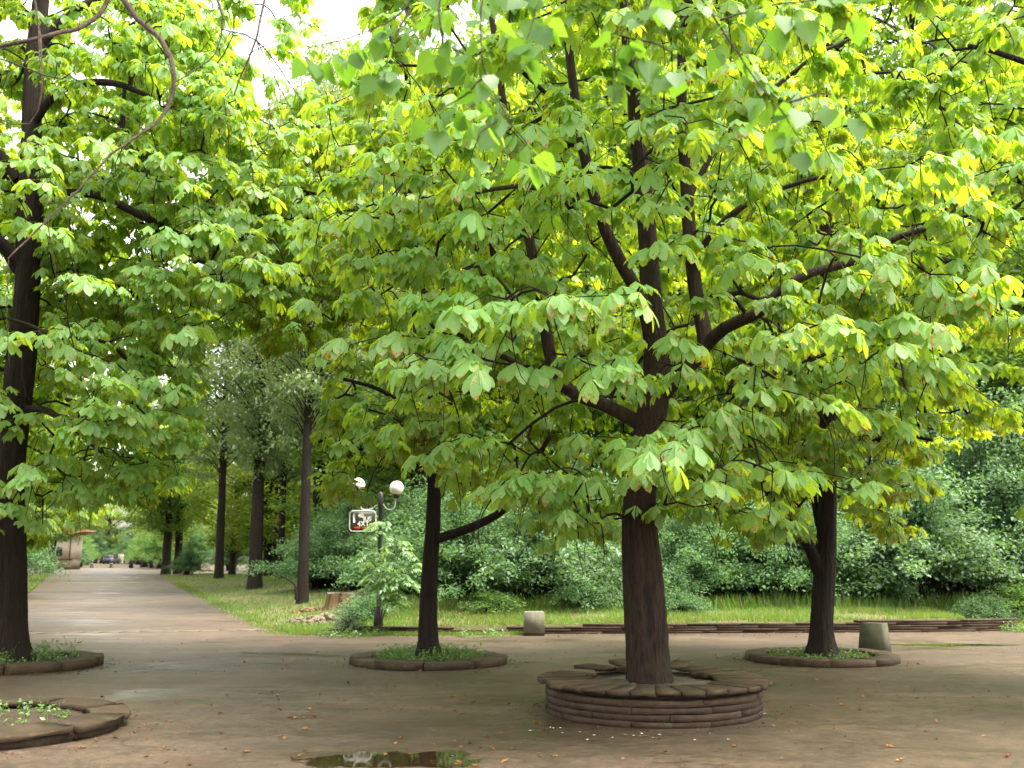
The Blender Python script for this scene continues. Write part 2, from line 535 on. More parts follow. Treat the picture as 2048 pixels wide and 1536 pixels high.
M['fallen'] = leaf_material('fallen_leaf', ((0.20, 0.078, 0.024), (0.30, 0.155, 0.055)), ((0.4, 0.14, 0.02), (0.4, 0.2, 0.03)), gloss=0.04, tfac=0.15, var=0.5)
M['bark'] = bark_material('wet_chestnut_bark', (0.038, 0.019, 0.010), (0.007, 0.0036, 0.0025), moss=(0.022, 0.019, 0.007))
M['bark_dark'] = bark_material('dark_bark', (0.019, 0.010, 0.0058), (0.006, 0.0034, 0.0024))
M['bark_wood'] = bark_material('wood_trunk_bark', (0.026, 0.018, 0.013), (0.009, 0.006, 0.0045), moss=(0.018, 0.020, 0.010))
M['bark_grey'] = bark_material('grey_twig_bark', (0.085, 0.058, 0.040), (0.035, 0.023, 0.016), vstretch=0.5)
M['ground'] = ground_material('damp_asphalt')
M['water'] = water_material('puddle_water')
M['lawn'] = solid('lawn_soil', (0.075, 0.105, 0.028), (0.11, 0.088, 0.042), 1.6, 0.95, 0.5, 18, coord='World', spots=((0.15, 0.105, 0.062), 0.9, 0.60))
M['earth'] = solid('wood_earth', (0.055, 0.048, 0.026), (0.085, 0.06, 0.036), 0.8, 0.95, 0.4, 8, coord='World')
M['slab'] = solid('weathered_slab', (0.070, 0.047, 0.025), (0.038, 0.024, 0.013), 5.0, 0.75, 0.55, 26, spots=((0.090, 0.092, 0.035), 3.2, 0.60), coord='World', piece_var=0.22)
M['slab_red'] = solid('brown_wall_stone', (0.062, 0.037, 0.022), (0.030, 0.017, 0.010), 6.0, 0.8, 0.6, 24, spots=((0.07, 0.065, 0.03), 2.4, 0.6), coord='World', piece_var=0.28)
M['soil'] = solid('planter_soil', (0.075, 0.052, 0.034), (0.04, 0.028, 0.018), 6, 0.95, 0.8, 30, coord='World')
M['pale_soil'] = solid('pale_planter_sand', (0.13, 0.11, 0.08), (0.045, 0.034, 0.022), 3, 0.9, 0.4, 40, coord='World', spots=((0.07, 0.05, 0.03), 3.0, 0.62))
M['concrete'] = solid('mossy_concrete', (0.20, 0.185, 0.15), (0.105, 0.10, 0.075), 7, 0.85, 0.4, 50, spots=((0.17, 0.19, 0.08), 4.0, 0.55), stretch=(1, 1, 0.35))
M['concrete_dark'] = solid('dark_concrete', (0.10, 0.097, 0.062), (0.065, 0.066, 0.038), 6, 0.85, 0.4, 50, spots=((0.12, 0.14, 0.06), 5.0, 0.58))  # darker grey-green concrete for the block by the flat ring kerb
M['black_metal'] = solid('black_painted_metal', (0.02, 0.02, 0.022), (0.03, 0.028, 0.028), 9, 0.45, 0.05, 60)
M['white_paint'] = solid('white_paint', (0.80, 0.80, 0.78), (0.72, 0.72, 0.69), 12, 0.4, 0.0)
M['sign_board'] = solid('dark_sign_board', (0.055, 0.062, 0.045), (0.075, 0.08, 0.055), 9, 0.5, 0.0)
M['red_paint'] = solid('red_print', (0.70, 0.035, 0.022), (0.6, 0.03, 0.02), 9, 0.5, 0.0)
M['orange_paint'] = solid('orange_print', (0.42, 0.16, 0.025), (0.35, 0.12, 0.02), 9, 0.5, 0.0)
M['white_glass'] = solid('opal_globe_glass', (0.86, 0.85, 0.83), (0.82, 0.80, 0.78), 4, 0.22, 0.0, spec=0.5)
M['stump_side'] = solid('rotten_stump_wood', (0.17, 0.11, 0.045), (0.04, 0.026, 0.014), 9, 0.9, 0.7, 20, stretch=(1, 1, 0.12))
M['stump_top'] = solid('grey_stump_top', (0.12, 0.11, 0.105), (0.08, 0.07, 0.065), 9, 0.9, 0.4, 40)
M['chips'] = solid('wood_chips', (0.24, 0.14, 0.085), (0.16, 0.085, 0.05), 20, 0.9, 0.3, 60, piece_var=0.3)
M['rubble'] = solid('pale_rubble', (0.18, 0.145, 0.11), (0.10, 0.075, 0.052), 8, 0.9, 0.8, 22, coord='World', spots=((0.14, 0.16, 0.06), 3.0, 0.62))
M['kiosk_wall'] = solid('kiosk_plaster', (0.52, 0.46, 0.38), (0.40, 0.35, 0.27), 2.0, 0.9, 0.1, 20)
M['kiosk_base'] = solid('kiosk_brown_base', (0.16, 0.125, 0.09), (0.11, 0.085, 0.06), 3.0, 0.9, 0.1, 20)
M['kiosk_roof'] = solid('kiosk_orange_roof', (0.20, 0.10, 0.055), (0.15, 0.075, 0.04), 3.0, 0.8, 0.1, 20)
M['dark_glass'] = solid('dark_glass', (0.03, 0.035, 0.04), (0.02, 0.022, 0.025), 3.0, 0.15, 0.0)
M['car_paint'] = solid('dark_car_paint', (0.020, 0.026, 0.042), (0.018, 0.022, 0.034), 3.0, 0.3, 0.0, spec=0.5)
M['tyre'] = solid('tyre_rubber', (0.02, 0.02, 0.02), (0.016, 0.016, 0.016), 9, 0.9, 0.0)
M['pale_metal'] = solid('pale_galvanised_metal', (0.42, 0.43, 0.40), (0.34, 0.35, 0.32), 6, 0.5, 0.0)
M['paper'] = solid('paper_scrap', (0.78, 0.77, 0.73), (0.66, 0.64, 0.60), 20, 0.8, 0.0)
M['skin'] = solid('skin', (0.50, 0.31, 0.22), (0.46, 0.28, 0.2), 9, 0.6, 0.0)
M['white_cloth'] = solid('white_cloth', (0.80, 0.80, 0.80), (0.74, 0.74, 0.75), 9, 0.9, 0.0)
M['pink_cloth'] = solid('pink_cloth', (0.70, 0.28, 0.34), (0.6, 0.22, 0.28), 9, 0.9, 0.0)
M['navy_cloth'] = solid('navy_cloth', (0.025, 0.03, 0.06), (0.03, 0.035, 0.07), 9, 0.9, 0.0)
M['hair'] = solid('brown_hair', (0.05, 0.03, 0.02), (0.04, 0.025, 0.015), 9, 0.6, 0.0)
M['fruit'] = solid('spiky_green_husk', (0.28, 0.36, 0.10), (0.22, 0.28, 0.07), 30, 0.7, 0.8, 90)
M['edging'] = solid('pale_edging_stone', (0.19, 0.155, 0.115), (0.10, 0.08, 0.058), 5, 0.9, 0.3, 30, coord='World', piece_var=0.2)
M['litter'] = leaf_material('leaf_crumbs', ((0.11, 0.052, 0.024), (0.19, 0.10, 0.045)), ((0.1, 0.04, 0.01), (0.12, 0.06, 0.01)), gloss=0.03, tfac=0.1)

# ------------------------------------------------------------------ setting: ground, path, lawns
rr = np.random.default_rng(11)


def path_right(Y): return -5.17 - 25.3 * (Y - 23.4) / 67.6


def path_left(Y): return -15.6 - 19.0 * (Y - 33.6) / 46.0


# wall line from the photograph's foot of the wall
WALL_PX = [(630, 1266), (760, 1267), (900, 1268), (1060, 1267), (1250, 1266.5), (1450, 1265.5), (1650, 1264.5), (1850, 1263), (2030, 1260)]
wall_line = smooth_line(np.array([gp(a, b) for a, b in WALL_PX]), 0.1)


def wall_y(X): return np.interp(X, wall_line[:, 0], wall_line[:, 1])


def wall_h(X): return np.interp(X, [-4.2, -1.0, 2.0, 4.6, 6.0, 7.6, 9.8], [0.15, 0.170, 0.190, 0.205, 0.220, 0.245, 0.27])


def sstep(a, b, x):
    t = np.clip((x - a) / (b - a), 0, 1)
    return t * t * (3 - 2 * t)


def lawn_z(X, Y):
    X, Y = np.asarray(X, float), np.asarray(Y, float)
    side = sstep(0.0, 4.5, X - path_right(Y))
    wf = (wall_h(X) - 0.02) * (1 - sstep(9.75, 10.3, X))
    back = wf + (0.34 - wf) * sstep(0, 3.2, Y - wall_y(X)) + 0.0 * X
    far = 1 - 0.75 * sstep(35, 80, Y)
    return 0.012 + side * back * far + 0.03 * np.sin(X * 1.3 + Y * 0.7) * side * sstep(0.4, 2, Y - wall_y(X)) * far


gplane = mesh('ground', [(-500, -120, 0), (500, -120, 0), (500, 600, 0), (-500, 600, 0)], [np.array([(0, 1, 2, 3)])], M['ground'])
tag(link('ground', gplane), 'brown damp asphalt of the square and the wide path', 'ground', kind='structure')


def height_sheet(name, u0, u1, nu, v0, v1, nv, xf, yf, zf, mat, label):
    """sheet over a grid: u in 0..1 across, v = Y"""
    nv += 1
    U, W = np.meshgrid(np.linspace(u0, u1, nu), np.concatenate([[v0], np.linspace(v0, v1, nv - 1)]), indexing='ij')
    X, Y = xf(U, W), yf(U, W)
    Z = zf(X, Y)
    Z[:, 0] = -0.01                                       # earth face down to the ground at the front
    V = np.stack([X, Y, Z], -1).reshape(-1, 3)
    i, j = np.meshgrid(np.arange(nu - 1), np.arange(nv - 1), indexing='ij')
    Q = np.stack([i * nv + j, (i + 1) * nv + j, (i + 1) * nv + j + 1, i * nv + j + 1], -1).reshape(-1, 4)
    o = link(name, mesh(name, V, [Q], mat, smooth=True))
    tag(o, label, 'lawn', kind='structure')
    return o


def lawn_front(X):      # front border of the lawn
    return np.where(X < -4.1, 21.75 + (-4.1 - X) * 1.5, wall_y(X) + 0.12)


# main lawn: from the path's right edge to the far right
def lx(U, W):
    left = path_right(W)
    return left + (60 - left) * U ** 2.2


def ly(U, W):
    X = lx(U, W)
    f = lawn_front(np.clip(X, -5.2, 60))
    return f + (86 - f) * ((W - 23.4) / (86 - 23.4))


height_sheet('lawn', 0, 1, 110, 23.4, 86, 90, lambda U, W: lx(U, W), ly, lawn_z, M['lawn'], 'grassy bank behind the low stone wall and along the path')
height_sheet('lawn', 0, 1, 20, 26, 84, 30, lambda U, W: path_left(W) - 30 * U, lambda U, W: W, lambda X, Y: 0.03 + 0.0 * X, M['lawn'], 'yellow green lawn on the left side of the path')
# earth under the wood
ev = [(-300, 124, 0.008), (-46, 124, 0.008), (-58, 175, 0.008), (-58, 330, 0.008), (-300, 330, 0.008)]
o = link('wood_ground', mesh('wood_ground', ev, [np.array([(0, 1, 2), (0, 2, 3), (0, 3, 4)])], M['earth']))
tag(o, 'dark earth under the trees at the far end of the path', 'ground', kind='structure')
o = link('wood_ground', mesh('wood_ground', [(-38, 118, 0.008), (200, 92, 0.008), (200, 330, 0.008), (-42, 330, 0.008), (-52, 175, 0.008)], [np.array([(0, 1, 2), (0, 2, 3), (0, 3, 4)])], M['earth']))
tag(o, 'dark earth under the trees beyond the cross path', 'ground', kind='structure')


def blades(n, X, Y, Z, h0, h1, w, seed):
    r_ = np.random.default_rng(seed)
    n = len(X)
    az = r_.uniform(0, 6.283, n)
    h = r_.uniform(h0, h1, n)
    ln = r_.uniform(0.1, 0.6, n) * h
    la = r_.uniform(0, 6.283, n)
    B = np.stack([X, Y, Z - 0.01], -1)
    dx = np.stack([np.cos(az), np.sin(az), np.zeros(n)], -1) * (w * r_.uniform(0.6, 1.3, n))[:, None]
    tip = B + np.stack([np.cos(la) * ln, np.sin(la) * ln, h], -1)
    V = np.stack([B - dx, B + dx, tip], 1).reshape(-1, 3)
    return V, np.arange(3 * n).reshape(-1, 3), np.repeat(r_.uniform(0, 1, n), 3)


G = []
# near strip behind the wall
n = 52000
X = rr.uniform(-5.2, 13.5, n); Y = lawn_front(X) + 4.6 * rr.uniform(0, 1, n) ** 1.15
keep = (X > path_right(Y) + 0.1) & (np.sin(X * 2.1 + 1) + np.sin(Y * 3.3 + X) + np.sin(X * 0.7 - Y * 1.9) > -1.3 + rr.normal(0, 0.5, n))
X, Y = X[keep], Y[keep]
G.append(blades(n, X, Y, lawn_z(X, Y), 0.04, 0.14, 0.010, 1))
# the lawn beside the path
n = 60000
Y = 22 + 62 * rr.uniform(0, 1, n) ** 1.7
X = path_right(Y) + rr.uniform(0, 1, n) * 22
keep = (Y > lawn_front(np.clip(X, -5.2, 60))) & (np.sin(X * 1.1 + 2) + np.sin(Y * 0.9 + X * 0.4) + np.sin(X * 0.5 - Y * 0.7) > -1.1 + rr.normal(0, 0.5, n))
X, Y = X[keep], Y[keep]
G.append(blades(n, X, Y, lawn_z(X, Y), 0.05, 0.15, 0.016, 2))
# left lawn
n = 14000
Y = rr.uniform(27, 84, n); X = path_left(Y) - 16 * rr.uniform(0, 1, n) ** 1.5
G.append(blades(n, X, Y, np.full(n, 0.03), 0.05, 0.16, 0.025, 3))
# green fringe along the foot of the wall
n = 7000
X = rr.uniform(-4.6, 0.3, n); Y = wall_y(X) - 0.16 - np.abs(rr.normal(0, 0.16, n)) * np.interp(X, [-4.6, -2, 0.3], [1.3, 1.2, 0.5])
G.append(blades(n, X, Y, np.zeros(n), 0.03, 0.10, 0.010, 4))
# taller grass at the feet of the shrubs
n = 9000
X = rr.uniform(-3.5, 14, n); Y = wall_y(X) + 2.6 + np.abs(rr.normal(0, 0.9, n))
G.append(blades(n, X, Y, lawn_z(X, Y), 0.12, 0.42, 0.014, 6))
# ragged edge of the lawn along the path
n = 6000
Y = rr.uniform(22, 60, n); X = path_right(Y) + rr.normal(0.0, 0.18, n)
G.append(blades(n, X, Y, np.zeros(n), 0.03, 0.09, 0.014, 5))
gg = Geo()
for V, T, R in G: gg.add(V, T=T, R=R)
tag(gg.build('grass', M['grass']), 'short patchy green grass with dry yellow tufts', 'grass', kind='stuff')

# pale edging line across the path
edge_o = empty('edging_strip', gp(300, 1262), 'pale flush stone edging laid across the wide path', 'edging')
edge_o['kind'] = 'structure'
ea, eb = gp(40, 1267), gp(590, 1259)
ne = 14
for k in range(ne):
    a = ea + (eb - ea) * k / ne; b = ea + (eb - ea) * (k + 0.985) / ne
    w_ = 0.13 + 0.03 * rr.uniform(); j_ = rr.normal(0, 0.02)
    V = [(p[0], p[1] + d + j_, zz) for zz in (0.0, 0.010) for p, d in ((a, -w_), (b, -w_), (b, w_), (a, w_))]
    g = Geo(); g.add(V, Q=[(4, 5, 6, 7), (0, 1, 5, 4), (1, 2, 6, 5), (2, 3, 7, 6), (3, 0, 4, 7)])
    g.build('edging_stone', M['edging'], edge_o, off=gp(300, 1262))


# puddles and moist spots
def puddle(name, cx_, cy_, rx, ry, seed, label, z=0.004):
    r_ = np.random.default_rng(seed)
    n = 72
    a = np.arange(n) * 2 * math.pi / n
    rad = 1 + 0.0 * a
    for k in range(2, 9): rad += r_.normal(0, 0.30 / k) * np.sin(k * a + r_.uniform(0, 6.28))
    V = np.stack([cx_ + rx * rad * np.cos(a), cy_ + ry * rad * np.sin(a), np.full(n, z)], -1)
    V = np.vstack([V, [[cx_, cy_, z]]])
    T = [(i, (i + 1) % n, n) for i in range(n)]
    o = link(name, mesh(name, V, [np.array(T)], M['water'], uv=np.array([(1.0, 0)] * n + [(0.0, 0)])))
    return tag(o, label, 'puddle', kind='structure')


pc = gp(790, 1524)
puddle('puddle', pc[0] + 0.0, pc[1] + 0.08, 0.66, 0.56, 3, 'shallow brown puddle mirroring the sign and the leaves')
pc = gp(1900, 1290)
puddle('puddle', pc[0], pc[1], 1.2, 0.40, 5, 'thin wet streak of water behind the grey concrete block')
# ------------------------------------------------------------------ low wall of stone courses
wo = empty('low_stone_wall', gp(1300, 1268), 'low wall of brown stone courses edging the grassy bank', 'wall')
WO = gp(1300, 1268)
arc = np.concatenate([[0], np.cumsum(np.linalg.norm(np.diff(wall_line, axis=0), axis=1))])


def wall_pt(s_): return np.array([np.interp(s_, arc, wall_line[:, k]) for k in range(3)])


r_ = np.random.default_rng(21)
ch = 0.051
for c in range(6):
    s0 = 0.0 if c < 2 else (0.35 if c == 2 else 0)
    s_ = s0 + r_.uniform(0, 0.4)
    while s_ < arc[-1] - 0.2:
        ln = r_.uniform(0.85, 1.35)
        e = min(s_ + ln, arc[-1])
        a, b = wall_pt(s_), wall_pt(e - 0.012)
        mid = (a + b) / 2
        if e - s_ < 0.2: break
        hh = wall_h(mid[0])
        zt = (c + 1) * ch
        if c * ch < hh - 0.03 and not (c >= 2 and r_.uniform() < np.interp(mid[0], [-4, 0, 3], [0.2, 0.12, 0.03])):
            rz = math.atan2(b[1] - a[1], b[0] - a[0])
            nrm = np.array([-math.sin(rz), math.cos(rz), 0])
            g = Geo()
            dep = 0.26
            box_geo(g, mid + nrm * (dep / 2 - 0.13 + r_.normal(0, 0.004) + 0.006 * c) + np.array([0, 0, c * ch + ch / 2 - 0.002]), (np.linalg.norm(b - a) + 0.006, dep, ch - 0.013), rz, jit=0.003, r=r_)
            g.build('stone', M['slab_red'], wo, off=WO)
        s_ = e
# ------------------------------------------------------------------ round planters


def arc_block(g, r0, r1, a0, a1, z0, z1, seg=4, jit=0.0, tilt=0.0, lift=0.0, r=None, shift=(0, 0)):
    r = r or rng
    P = []
    A = np.linspace(a0, a1, seg + 1)
    bev = min(0.006, (z1 - z0) * 0.2)
    prof = [(r0, z0), (r1, z0), (r1, z1 - bev), (r1 - bev, z1), (r0 + bev, z1), (r0, z1 - bev)]
    for a in A:
        for (q, z) in prof:
            P.append((q * math.cos(a), q * math.sin(a), z))
    P = np.array(P)
    if jit: P = P + r.normal(0, jit, P.shape)
    if tilt or lift:
        am = (a0 + a1) / 2
        d = np.array([math.cos(am), math.sin(am)])
        rad = P[:, :2] @ d
        P[:, 2] += lift + tilt * (rad - (r0 + r1) / 2)
    P[:, 0] += shift[0]; P[:, 1] += shift[1]
    k = len(prof)
    Q = []
    for i in range(seg):
        for j in range(k):
            j2 = (j + 1) % k
            Q.append((i * k + j, i * k + j2, (i + 1) * k + j2, (i + 1) * k + j))
    for base in (0, seg * k):
        f = [(base, base + 1, base + 2, base + 5), (base + 2, base + 3, base + 4, base + 5)]
        Q += [x[::-1] for x in f] if base == 0 else f
    g.add(P, Q=Q)


def disc_geo(g, rad, z, seed, bump=0.03, rings=7, seg=40):
    r_ = np.random.default_rng(seed)
    V = [(0, 0, z + bump)]
    for i in range(1, rings + 1):
        for k in range(seg):
            a = 2 * math.pi * k / seg
            V.append((rad * i / rings * math.cos(a), rad * i / rings * math.sin(a), z + (r_.normal(0, bump * 0.5) + bump * (1 - i / rings)) * (i < rings)))
    T = [(0, 1 + k, 1 + (k + 1) % seg) for k in range(seg)]
    Q = [(1 + (i - 1) * seg + k, 1 + i * seg + k, 1 + i * seg + (k + 1) % seg, 1 + (i - 1) * seg + (k + 1) % seg) for i in range(1, rings) for k in range(seg)]
    g.add(V, T=T, Q=Q)


# main tall planter with a seat of radial slabs
pf = gp(1307, 1458)
PA = np.array([pf[0] * (pf[1] + 1.14) / pf[1], pf[1] + 1.14, 0.0])
pl = empty('round_planter', PA, 'tall round stone planter bench with radial seat slabs around the chestnut trunk', 'planter')
r_ = np.random.default_rng(31)
for c in range(4):
    a0 = r_.uniform(0, 1)
    nseg = 9
    for k in range(nseg):
        w = 2 * math.pi / nseg
        g = Geo()
        arc_block(g, 0.90, 1.14 + r_.normal(0, 0.008), a0 + k * w + 0.002, a0 + (k + 1) * w - 0.002, c * 0.065, c * 0.065 + 0.0585, seg=5, jit=0.0025, r=r_)
        g.build('course_stone', M['slab_red'], pl)
g = Geo(); arc_block(g, 0.84, 1.00, 0, 2 * math.pi, 0.255, 0.305, seg=40); g.build('mortar_ring', M['soil'], pl)
nsl = 30
for k in range(nsl):
    am = -math.pi / 2 + k * 2 * math.pi / nsl
    w = 2 * math.pi / nsl
    front = math.sin(am)
    gap = r_.uniform(0.006, 0.03) if front < 0.3 else r_.uniform(0.005, 0.02)
    dx = r_.normal(0, 0.014)
    if k in (14, 19): continue
    lift = tilt = 0.0
    sh = (dx * math.cos(am), dx * math.sin(am))
    if k in (12, 13, 16, 17, 18):
        lift = r_.uniform(0.02, 0.06); tilt = r_.uniform(-0.16, 0.16)
        sh = (r_.normal(0, 0.04), r_.normal(0, 0.04))
    g = Geo()
    arc_block(g, 0.70 + r_.normal(0, 0.02), 1.20 + r_.normal(0, 0.012), am - w / 2 + gap / 2, am + w / 2 - gap / 2, 0.305 + r_.normal(0, 0.003), 0.352 + r_.normal(0, 0.004), seg=2, jit=0.004, lift=lift, tilt=tilt, r=r_, shift=sh)
    g.build('seat_slab', M['slab'], pl)
g = Geo(); disc_geo(g, 0.92, 0.285, 5, 0.02); g.build('soil', M['pale_soil'], pl)


def ring_kerb(px, py_front, rad, hgt, label, seed, nseg=10, width=0.34, broken=False, group=None):
    f = gp(px, py_front)
    c = np.array([f[0] * (f[1] + rad) / f[1], f[1] + rad, 0.0])
    e = empty('ring_kerb', c, label, 'planter ring', group)
    r_ = np.random.default_rng(seed)
    a0 = r_.uniform(0, 1)
    w = 2 * math.pi / nseg
    for k in range(nseg):
        g = Geo()
        if broken:
            arc_block(g, rad - width, rad - 0.05, a0 + k * w + 0.01, a0 + (k + 1) * w - 0.01, 0, hgt * 0.55, seg=3, jit=0.008, r=r_)
            g.build('base_stone', M['slab_red'], e)
            g = Geo()
            arc_block(g, rad - width + 0.02, rad + r_.normal(0, 0.025), a0 + k * w + 0.015, a0 + (k + 1) * w - 0.015, hgt * 0.58, hgt + r_.normal(0, 0.006), seg=3, jit=0.006,
                      lift=r_.uniform(0, 0.015), tilt=r_.normal(0, 0.025), r=r_, shift=(r_.normal(0, 0.02), r_.normal(0, 0.02)))
            g.build('kerb_stone', M['slab'], e)
        else:
            arc_block(g, rad - width, rad + r_.normal(0, 0.008), a0 + k * w + 0.006, a0 + (k + 1) * w - 0.006, 0, hgt + r_.normal(0, 0.006), seg=5, jit=0.004, r=r_)
            g.build('kerb_stone', M['slab'], e)
    g = Geo(); disc_geo(g, rad - width + 0.02, hgt * 0.55, seed, 0.03); g.build('soil', M['soil'], e)
    return c


PB = ring_kerb(858, 1342, 1.22, 0.105, 'low ring kerb full of weeds around the slim chestnut trunk behind the round bench', 41)
PC_ = ring_kerb(1643, 1336, 1.17, 0.100, 'low flat ring kerb beside the grey concrete block', 42)
PD = ring_kerb(25, 1352, 1.25, 0.125, 'low ring kerb around the thick trunk at the left edge', 43)
PE = ring_kerb(-33, 1512, 1.27, 0.13, 'broken treeless ring kerb of shifted slabs with weeds inside', 44, nseg=10, width=0.40, broken=True)

# ------------------------------------------------------------------ chestnut leaves and trees


def leaf_template(fine, seed, petiole=True):
    """palmate leaf, x along its petiole; hub at x = 0.13"""
    r_ = np.random.default_rng(seed)
    V, T, U = [], [], []
    hub = np.array([0.13, 0, 0])
    angs = [0, 38, -38, 76, -76, 118, -118]
    lens = [0.225, 0.215, 0.215, 0.175, 0.175, 0.115, 0.115]
    for a, ln in zip(angs, lens):
        a = math.radians(a + r_.normal(0, 5)); ln *= r_.uniform(0.9, 1.08)
        d = np.array([math.cos(a), math.sin(a), 0]); s = np.array([-math.sin(a), math.cos(a), 0])
        dr = r_.uniform(0.20, 0.62); w = ln * r_.uniform(0.24, 0.28); tw = r_.normal(0, 0.13)

        def pt(t, u):
            z = -(0.42 * t + dr * t * t) * ln + 0.025 * (abs(u) * 2) * ln * 4 * 0.5 + tw * u * ln * t * 0.5
            return hub + d * ln * t * (0.95 - 0.22 * dr * t) + s * u * w * 2 + np.array([0, 0, z])
        b = len(V)
        if fine and ln > 0.13:
            pts = [(0.02, 0), (0.38, -0.27), (0.38, 0.27), (0.72, -0.5), (0.66, 0), (0.72, 0.5), (0.91, -0.34), (0.91, 0.34), (1.0, 0)]
            V += [pt(t, u) for t, u in pts]; U += [(0.5 + u, t) for t, u in pts]
            T += [(b, b + 4, b + 1), (b, b + 2, b + 4), (b + 1, b + 4, b + 3), (b + 2, b + 5, b + 4), (b + 3, b + 4, b + 6), (b + 4, b + 5, b + 7), (b + 6, b + 4, b + 8), (b + 4, b + 7, b + 8)]
        else:
            if ln < 0.13 and not fine:
                pts = [(0.02, 0), (0.7, -0.45), (0.7, 0.45), (1.0, 0)]
                V += [pt(t, u) for t, u in pts]; U += [(0.5 + u, t) for t, u in pts]
                T += [(b, b + 3, b + 1), (b, b + 2, b + 3)]
                continue
            pts = [(0.02, 0), (0.74, -0.46), (0.62, 0), (0.74, 0.46), (1.0, 0)]
            V += [pt(t, u) for t, u in pts]; U += [(0.5 + u, t) for t, u in pts]
            T += [(b, b + 2, b + 1), (b, b + 3, b + 2), (b + 1, b + 2, b + 4), (b + 2, b + 3, b + 4)]
    if petiole:
        b = len(V)
        V += [(0, -0.003, 0), (0, 0.003, 0), (0.13, 0.0025, 0.0), (0.13, -0.0025, 0.0)]
        U += [(0.5, 0.3)] * 4
        T += [(b, b + 1, b + 2), (b, b + 2, b + 3)]
    return np.array(V), np.array(T), np.array(U)


LEAF_FINE = [leaf_template(True, 100 + i) for i in range(12)]
LEAF_LOW = [leaf_template(False, 200 + i, petiole=False) for i in range(5)]
leaf_meshes = {}
for key in ('chestnut', 'chestnut_far'):
    leaf_meshes[key] = [mesh('leaf', V, [T], M[key], U, np.full(len(V), i / 12.0), smooth=True) for i, (V, T, U) in enumerate(LEAF_FINE)]


class Skeleton:
    def __init__(s):
        s.P, s.par, s.fixed = [], [], []

    def add_line(s, pts, parent=-1, fixed=True):
        for p in pts:
            s.P.append(np.asarray(p, float)); s.par.append(parent); s.fixed.append(fixed)
            parent = len(s.P) - 1
        return parent


def grow(skel, targets, r_, sag=0.10):
    P = np.array(skel.P)
    d0 = np.array([np.min(np.linalg.norm(P - t, axis=1)) for t in targets])
    order = np.argsort(d0)
    buf = np.zeros((len(P) + 5 * len(targets), 3)); n = len(P)
    buf[:n] = P
    ends = []
    for k in order:
        t = targets[k]
        dv = buf[:n] - t
        d = np.linalg.norm(dv, axis=1)
        # prefer points nearer the trunk and lower than the target's height + a bit
        i = int(np.argmin(d * (1 + 0.25 * (dv[:, 2] > 0.5))))
        p = buf[i]
        L_ = np.linalg.norm(t - p)
        ns = 2 if L_ < 0.5 else 4
        par = i
        side = r_.normal(0, 0.10 * L_, 3)
        for q in range(1, ns + 1):
            f = q / ns
            x = p + (t - p) * f + np.array([0, 0, sag * L_ * math.sin(math.pi * f)]) + side * math.sin(math.pi * f)
            buf[n] = x
            skel.P.append(x); skel.par.append(par); skel.fixed.append(False)
            par = n; n += 1
        ends.append(par)
    return order, ends


def twig_geo(skel, ends, g, rmin=0.0045, ex=0.42, rmax=0.05):
    n = len(skel.P)
    cnt = np.zeros(n)
    for e in ends:
        i = e
        while i >= 0 and not skel.fixed[i]:
            cnt[i] += 1; i = skel.par[i]
    idx = np.array([i for i in range(n) if not skel.fixed[i]])
    par = np.array([skel.par[i] for i in idx])
    P = np.array(skel.P)
    rad = np.minimum(rmin * np.maximum(cnt, 1) ** ex, rmax)
    rb = rad[idx]; ra = np.array([rad[p] if not skel.fixed[p] else rad[i] * 1.15 for i, p in zip(idx, par)])
    V, Q = frustums(P[par], P[idx], ra, rb, 5)
    g.add(V, Q=Q, R=0.3)
    # bare drooping twigs below the sprays
    A_, B_, r1, r2 = [], [], [], []
    q = np.random.default_rng(n)
    for e in ends:
        if q.uniform() > 0.55: continue
        p = P[e]; d = q.normal(0, 0.22, 3); d[2] = -1
        L_ = q.uniform(0.25, 0.85); k = 5; sw = q.normal(0, 0.10, 3); w0 = q.uniform(.0045, .008)
        pts = [p + d * L_ * (j / k) + sw * math.sin(3.0 * j / k) * L_ + np.array([0, 0, 0.10 * L_ * (j / k) ** 3]) for j in range(k + 1)]
        for j in range(k): A_.append(pts[j]); B_.append(pts[j + 1]); r1.append(w0 * (1 - .14 * j)); r2.append(w0 * (1 - .14 * (j + 1)))
    V, Q = frustums(np.array(A_), np.array(B_), np.array(r1), np.array(r2), 5)
    g.add(V, Q=Q, R=0.3)


def crown_targets(n, prof, r_, axis, gaps=0.4, power=0.42, keep=None):
    """points in a crown whose radius at height z follows prof [(z, r)]; axis = xy centre"""
    zs = np.array([p[0] for p in prof]); rs = np.array([p[1] for p in prof])
    ph = r_.uniform(0, 6.28, 6)
    out = []
    while len(out) < n:
        m = n * 3
        z = r_.uniform(zs[0], zs[-1], m)
        R = np.interp(z, zs, rs)
        ok = r_.uniform(0, rs.max(), m) < R
        a = r_.uniform(0, 6.283, m)
        q = R * r_.uniform(0, 1, m) ** power
        x, y = axis[0] + q * np.cos(a), axis[1] + q * np.sin(a)
        nz = np.sin(1.9 * x + ph[0]) + np.sin(1.7 * y + ph[1]) + np.sin(2.9 * z + ph[2] + 0.8 * x) + 0.7 * np.sin(3.7 * x - 2.1 * y + ph[3])
        ok &= nz > -1.6 + gaps * 2 * r_.normal(0, 1, m) + gaps
        pts = np.stack([x, y, z], -1)[ok]
        if keep is not None: pts = pts[keep(pts)]
        out += list(pts)
    return np.array(out[:n])




